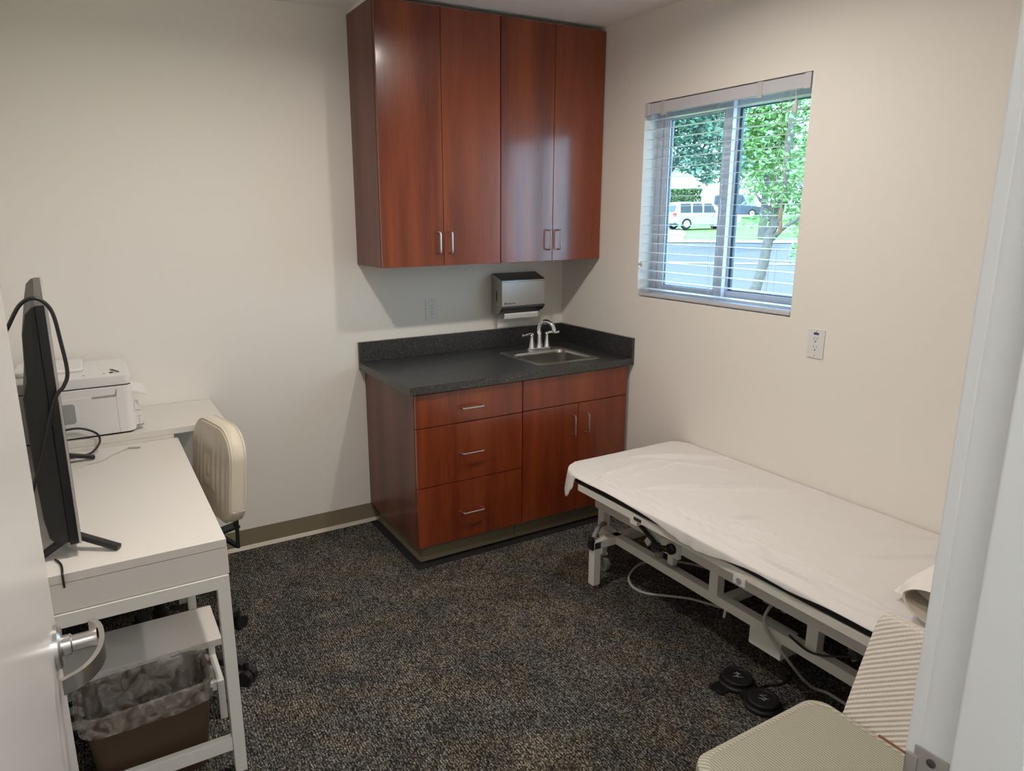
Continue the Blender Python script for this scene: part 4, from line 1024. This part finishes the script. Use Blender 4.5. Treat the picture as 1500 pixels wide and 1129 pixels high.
# ------------------------------------------------------------------ outdoors beyond the window
E1, E2 = V((.745, .667, 0)), V((.667, -.745, 0))      # away from the building / to the right
def G(d): return -.6 + .025 * d                        # the ground climbs gently away from the building
def W(d, s, z=0): 
    p = CAM + E1 * d + E2 * s; return V((p.x, p.y, G(d) + z))
def at(u, v, d):
    """Point seen at pixel (u, v), d metres out from the building along E1."""
    r = Fw + Rt * ((u - 750 - PX) / f) - Up * ((v - 564.5 - PY) / f)
    return CAM + r * (d / (r.dot(E1)))
def strip_(d0, d1, s0, s1, z=0):
    return MB().add([W(d0, s0, z), W(d0, s1, z), W(d1, s1, z), W(d1, s0, z)], [(0, 1, 2, 3)])
struct('ground_outside', strip_(3.6, 140, -90, 90, -.02), M['lawn'], smooth=False)
struct('road', strip_(15.5, 34.5, -90, 90, .0), M['asphalt'], smooth=False)
struct('sidewalk', strip_(34.5, 36.6, -90, 90, .03), M['concrete'], smooth=False)
struct('curb', strip_(24.2, 24.75, -90, 90, .012), M['concrete'], smooth=False)
pvl = W(41.5, -4.5)
struct('driveway', MB().add([W(36.6, -9, .02), W(36.6, -1.75, .02), W(44, -1.95, .02), W(55, -3.6, .02), W(60, -9, .02)], [(0, 1, 2, 3, 4)]), M['concrete'], smooth=False)

def leaves(cent, rad, n, size, seed, flat=1.0):
    rnd = random.Random(seed); b = MB(); vs = []; fs = []
    lobes = [(V(cent) + V((rnd.uniform(-1, 1) * rad[0] * .6, rnd.uniform(-1, 1) * rad[1] * .6, rnd.uniform(-1, 1) * rad[2] * .6)), rnd.uniform(.35, .62)) for _ in range(12)]
    for _ in range(n):
        c, k = rnd.choice(lobes)
        d = V((rnd.gauss(0, 1), rnd.gauss(0, 1), rnd.gauss(0, 1))).normalized() * (rnd.random() ** .45)
        p = c + V((d.x * rad[0] * k, d.y * rad[1] * k, d.z * rad[2] * k))
        a = V((rnd.gauss(0, 1), rnd.gauss(0, 1), rnd.gauss(0, .5))).normalized(); q = a.cross(V((rnd.gauss(0, 1), rnd.gauss(0, 1), rnd.gauss(0, 1)))).normalized()
        s = size * rnd.uniform(.6, 1.3); m_ = len(vs)
        vs += [p - a * s, p + q * s * .45, p + a * s, p - q * s * .45]; fs.append((m_, m_ + 1, m_ + 2, m_ + 3))
    return b.add(vs, fs)
def tree(label, base, top, r, cent, rad, n, size, m, seed, limbs=()):
    t = thing('tree', label, 'tree', base, 'trees across the street')
    pts = [V(base), V(base).lerp(V(top), .35) + V((.05, .03, 0)), V(base).lerp(V(top), .7) - V((.06, .04, 0)), V(top)]
    tk = MB().tube(pts, [r, r * .85, r * .7, r * .35], 12, smooth=4)
    for a, c, rr in limbs: tk.tube([a, V(a).lerp(V(c), .5) + V((0, 0, .06)), c], [rr, rr * .8, rr * .4], 8, smooth=3)
    obj('trunk', tk, M['bark'], t)
    cr = MB()
    for ct, rd, nn in zip(cent, rad, n):
        c = leaves(ct, rd, nn, size, seed); seed += 1; cr.add(c.v, c.f)
    obj('crown', cr, m, t, smooth=False)
    return t
# slim leaning tree close to the building
b0 = at(1103, 440, 13.5); b0.z = G(13.5) - .05
b0 = at(1098, 446, 13.5)
k1, k2, k3 = at(1127, 345, 13.5), at(1141, 312, 13.5), at(1166, 150, 13.6)
bb = b0 + (b0 - k1).normalized() * ((b0.z - G(13.5)) / max(.1, (k1 - b0).normalized().z))
t = thing('tree', 'slim leaning tree with bare pale trunk close outside the window', 'tree', bb)
tk = MB().tube([bb, b0, b0.lerp(k1, .5) + V((.02, -.03, 0)), k1, k2], [.13, .105, .09, .085, .07], 12, smooth=5)
tk.tube([k1, k2, at(1150, 255, 13.6), k3, k3 + V((.3, -.2, 1.5))], [.075, .07, .06, .05, .03], 10, smooth=4)
tk.tube([at(1131, 350, 13.5), at(1150, 332, 13.3), at(1172, 318, 13.2), at(1185, 300, 13.1)], [.045, .035, .03, .02], 8, smooth=3)
tk.tube([k2, at(1120, 300, 13.4), at(1104, 280, 13.4)], [.04, .03, .015], 8, smooth=3)
tk.tube([k2, at(1142, 285, 13.5), at(1138, 255, 13.5)], [.05, .035, .02], 8, smooth=3)
obj('trunk', tk, M['bark'], t)
cr = MB()
for (u, v, rd, n, sd_) in ((1150, 262, .62, 300, 1), (1105, 270, .42, 170, 2), (1175, 235, .6, 260, 3), (1135, 292, .40, 150, 4), (1168, 300, .38, 130, 5), (1178, 335, .38, 110, 6), (1170, 165, .7, 260, 8), (1168, 372, .25, 50, 9), (1108, 322, .22, 50, 10)):
    c = leaves(at(u, v, 13.5), (rd, rd, rd), n, .055, sd_); cr.add(c.v, c.f)
obj('crown', cr, M['leaf_lime'], t, smooth=False)
p = at(1000, 205, 29); g0 = W(29.5, (p - CAM).dot(E2) - 3.2)
tree('broad blue green tree reaching across the left window pane', g0, p + V((0, 0, -.6)), .22, [p, at(1040, 215, 28), at(1025, 165, 29), at(1048, 250, 28), at(985, 170, 29)], [(1.7, 1.7, 1.25), (1.3, 1.3, .95), (2.0, 2.0, 1.2), (.7, .7, .55), (1.4, 1.4, 1.1)], [1700, 1200, 1500, 320, 900], .115, M['leaf_dark'], 21)
p = at(1118, 180, 30); g0 = W(38, (at(1128, 200, 38) - CAM).dot(E2))
tree('tall bright green tree behind the right window pane', g0, at(1130, 170, 38), .20, [at(1112, 165, 38), at(1105, 225, 38), at(1150, 190, 39), at(1165, 140, 39), at(1095, 200, 38)], [(2.4, 2.4, 1.8), (1.8, 1.8, 1.3), (2.2, 2.2, 1.9), (2.2, 2.2, 1.8), (1.3, 1.3, 1.3)], [1900, 1200, 1500, 1100, 700], .14, M['leaf'], 41)
p = at(1135, 265, 62)
tree('pale green tree far across the lawn behind the dark vehicle', W(62, (p - CAM).dot(E2)), p, .3, [at(1140, 250, 62), at(1175, 270, 62), at(1100, 245, 64), at(1170, 215, 62)], [(3.6, 3.6, 2.3), (3.2, 3.2, 2.6), (3.0, 3.0, 1.6), (4, 4, 3)], [1300, 1000, 900, 1000], .24, M['leaf_lime'], 61)
# clipped hedge
hc0, hc1 = at(962, 300, 58), at(1027, 300, 58)
s0, s1 = (hc0 - CAM).dot(E2), (hc1 - CAM).dot(E2)
hb = MB(); zt = at(990, 278, 58).z; zb_ = G(58)
rnd = random.Random(3); vs = []; fs = []
for _ in range(5200):
    s_ = rnd.uniform(s0, s1); d_ = 58 + rnd.uniform(-.8, .8); z_ = rnd.uniform(zb_, zt)
    fc = rnd.random()
    if fc < .5: d_ = 57.2 + rnd.uniform(-.06, .06)
    elif fc < .75: z_ = zt + rnd.uniform(-.08, .06)
    p = CAM + E1 * d_ + E2 * s_; p.z = z_
    a = V((rnd.gauss(0, 1), rnd.gauss(0, 1), rnd.gauss(0, 1))).normalized(); q = a.orthogonal().normalized(); m_ = len(vs); w = .12
    vs += [p - a * w, p + q * w * .6, p + a * w, p - q * w * .6]; fs.append((m_, m_ + 1, m_ + 2, m_ + 3))
hb.add(vs, fs)
o = obj('hedge', hb, M['hedge'], smooth=False); tag(o, 'dark clipped hedge standing behind the silver car', 'hedge')
# pale house front behind the car
def obox(b, d0, d1, s0, s1, z0, z1):
    P = [CAM + E1 * d + E2 * s for d in (d0, d1) for s in (s0, s1)]
    vs = [V((p.x, p.y, z)) for z in (z0, z1) for p in P]
    return b.add(vs, [(0, 1, 3, 2), (4, 6, 7, 5), (0, 4, 5, 1), (2, 3, 7, 6), (0, 2, 6, 4), (1, 5, 7, 3)])
t = thing('house', 'pale stuccoed house seen through the window behind the parked cars', 'house', W(78, -4))
obj('wall', obox(MB(), 76, 84, -14, 2.5, G(76), G(76) + 4.6), M['render'], t, smooth=False)
rf = MB(); P = [CAM + E1 * d + E2 * s for d, s in ((75.4, -14.6), (75.4, 3.1), (84.6, 3.1), (84.6, -14.6), (80, -11), (80, 0))]
zz = G(76) + 4.6; vs = [V((p.x, p.y, zz + (1.9 if i > 3 else 0))) for i, p in enumerate(P)]
rf.add(vs, [(0, 1, 5, 4), (1, 2, 5), (2, 3, 4, 5), (3, 0, 4), (0, 3, 2, 1)])
obj('roof', rf, M['roof'], t, smooth=False)
obj('garage_door', obox(MB(), 75.9, 76, -7.5, -3, G(76), G(76) + 2.4), M['concrete'], t, smooth=False)

def car(name, label, org, ang, L, Hh, paint, scale=1.0, boxy=False):
    """Side profile lofted across the width; x forward."""
    X = Matrix.Translation(org) @ Matrix.Rotation(ang, 4, 'Z') @ Matrix.Scale(scale, 4)
    t = thing(name, label, 'car', org)
    hw = .90
    low = [(-L / 2, .42), (-L / 2 - .03, .62), (-L / 2 + .02, .95), (L / 2 - 1.15, .98), (L / 2 - .15, .86), (L / 2, .68), (L / 2 - .02, .36), (L / 2 - .5, .26), (-L / 2 + .4, .26)]
    if boxy: cab = [(-L / 2 + .05, .95), (-L / 2 + .12, Hh - .03), (-L / 2 + .25, Hh), (.35, Hh), (.95, .97)]
    else: cab = [(-L / 2 + .04, .95), (-L / 2 + .30, Hh - .12), (-L / 2 + .60, Hh), (.25, Hh), (L / 2 - 1.15, .98)]
    b = MB(X); b.prism(low, 'y', -hw, hw, .05, 3); obj('body', b, paint, t)
    def frus(poly, w0, w1):
        zl, zh = min(p[1] for p in poly), max(p[1] for p in poly)
        wd = lambda z: w0 + (w1 - w0) * (z - zl) / (zh - zl)
        return [V((x, -wd(z), z)) for x, z in poly], [V((x, wd(z), z)) for x, z in poly]
    A, B_ = frus(cab, hw - .04, hw - .20); b = MB(X); b.loft([A, B_]); co_ = obj('cabin', b, paint, t)
    # side and rear glass
    g = MB(X)
    cx0 = cab[1][0] + .12; cx1 = cab[3][0]
    for s in (-1, 1):
        for (xa, xb) in ((cx0, cx0 + (cx1 - cx0) * .34), (cx0 + (cx1 - cx0) * .38, cx0 + (cx1 - cx0) * .70), (cx0 + (cx1 - cx0) * .74, cx1 + .30)):
            xt = min(xb, cx1)
            zl, zh = 1.02, Hh - .10
            yl, yh = s * (hw - .04 - .16 * (zl - .95) / (Hh - .95) + .012), s * (hw - .04 - .16 * (zh - .95) / (Hh - .95) + .012)
            g.add([V((xa, yl, zl)), V((xb, yl, zl)), V((xt, yh, zh)), V((xa + .05, yh, zh))], [(0, 1, 2, 3)])
    (xa, za), (xb, zb2) = cab[0], cab[1]
    lerp = lambda u: (xa + (xb - xa) * u - .012, za + (zb2 - za) * u)
    p0, p1 = lerp(.2), lerp(.92)
    g.add([V((p0[0], -.66, p0[1])), V((p0[0], .66, p0[1])), V((p1[0], .60, p1[1])), V((p1[0], -.60, p1[1]))], [(0, 1, 2, 3)])
    obj('windows', g, M['car_glass'], t, smooth=False)
    for sx in (-L / 2 + .85, L / 2 - .85):
        for s in (-1, 1):
            w = MB(X); w.lathe([(.20, -.11), (.33, -.11), (.35, -.08), (.35, .08), (.33, .11), (.20, .11)], (sx, s * (hw - .09), .35), 'y', 20)
            wo = obj('wheel', w, M['tyre'], t)
            h_ = MB(X); h_.lathe([(.21, -.115), (.21, .115)], (sx, s * (hw - .09), .35), 'y', 14); obj('hub', h_, M['nickel'], wo)
    for s in (-1, 1):
        l_ = MB(X); l_.box(-L / 2 - .035, -L / 2 + .14, s * (hw - .09) - .105, s * (hw - .09) + .105, .80, 1.02, .02); obj('tail_lamp', l_, M['red'], t)
    b = MB(X); b.box(-L / 2 - .08, -L / 2 + .06, -hw + .05, hw - .05, .36, .56, .04); obj('bumper', b, M['black'] if boxy else M['grey_plastic'], t)
    return t
fang = math.atan2(E1.y, E1.x)
sp = at(1022, 337, 47); s_ = (sp - CAM).dot(E2)
car('car', 'silver station wagon parked on the pale driveway outside the window', W(48.2, s_ + .12), fang - R(58), 4.7, 1.68, M['car_silver'])
sp = at(1090, 312, 62); s_ = (sp - CAM).dot(E2)
car('car', 'dark blue boxy off-road car parked beyond the lawn outside', W(70, s_ * 70 / 62 - .2), fang - R(120), 4.5, 1.85, M['car_navy'], 1.1, True)

# ------------------------------------------------------------------ light
def area(name, loc, size, power, col, rot=(0, 0, 0), shape='DISK', size_y=None, spread=180):
    l = bpy.data.lights.new(name, 'AREA'); l.shape = shape; l.size = size; l.energy = power; l.color = col; l.spread = R(spread)
    if size_y: l.size_y = size_y
    o = bpy.data.objects.new(name, l); COL.objects.link(o); o.location = loc; o.rotation_euler = rot
    return o
KEL = (1.0, .925, .835)
LAMPS = [(-.86, -1.50), (-1.94, -1.51)]
for (x, y), e in zip(LAMPS, (9.8, 15.6)): area('ceiling_lamp', (x, y, H - .004), .10, e, KEL, spread=168)
area('corridor_lamp', (-1.9, -4.05, H - .01), .9, 27, (.98, .975, .96), shape='SQUARE')
sun = bpy.data.lights.new('sun', 'SUN'); sun.energy = 5.5; sun.color = (1, .97, .90); sun.angle = R(.6)
so_ = bpy.data.objects.new('sun', sun); COL.objects.link(so_)
so_.rotation_euler = V((.62, .10, -.78)).to_track_quat('-Z', 'Y').to_euler()
w = bpy.data.worlds.new('sky'); S.world = w; w.use_nodes = True
bg = w.node_tree.nodes['Background']; bg.inputs['Color'].default_value = (.62, .80, 1.0, 1); bg.inputs['Strength'].default_value = 6.5

S.view_settings.view_transform = 'Standard'; S.view_settings.look = 'None'
S.view_settings.exposure = 0.18; S.view_settings.gamma = 1.0; S.view_settings.use_curve_mapping = False
S.cycles.max_bounces = 12; S.cycles.diffuse_bounces = 6; S.cycles.transparent_max_bounces = 16
S.cycles.caustics_reflective = False; S.cycles.caustics_refractive = False
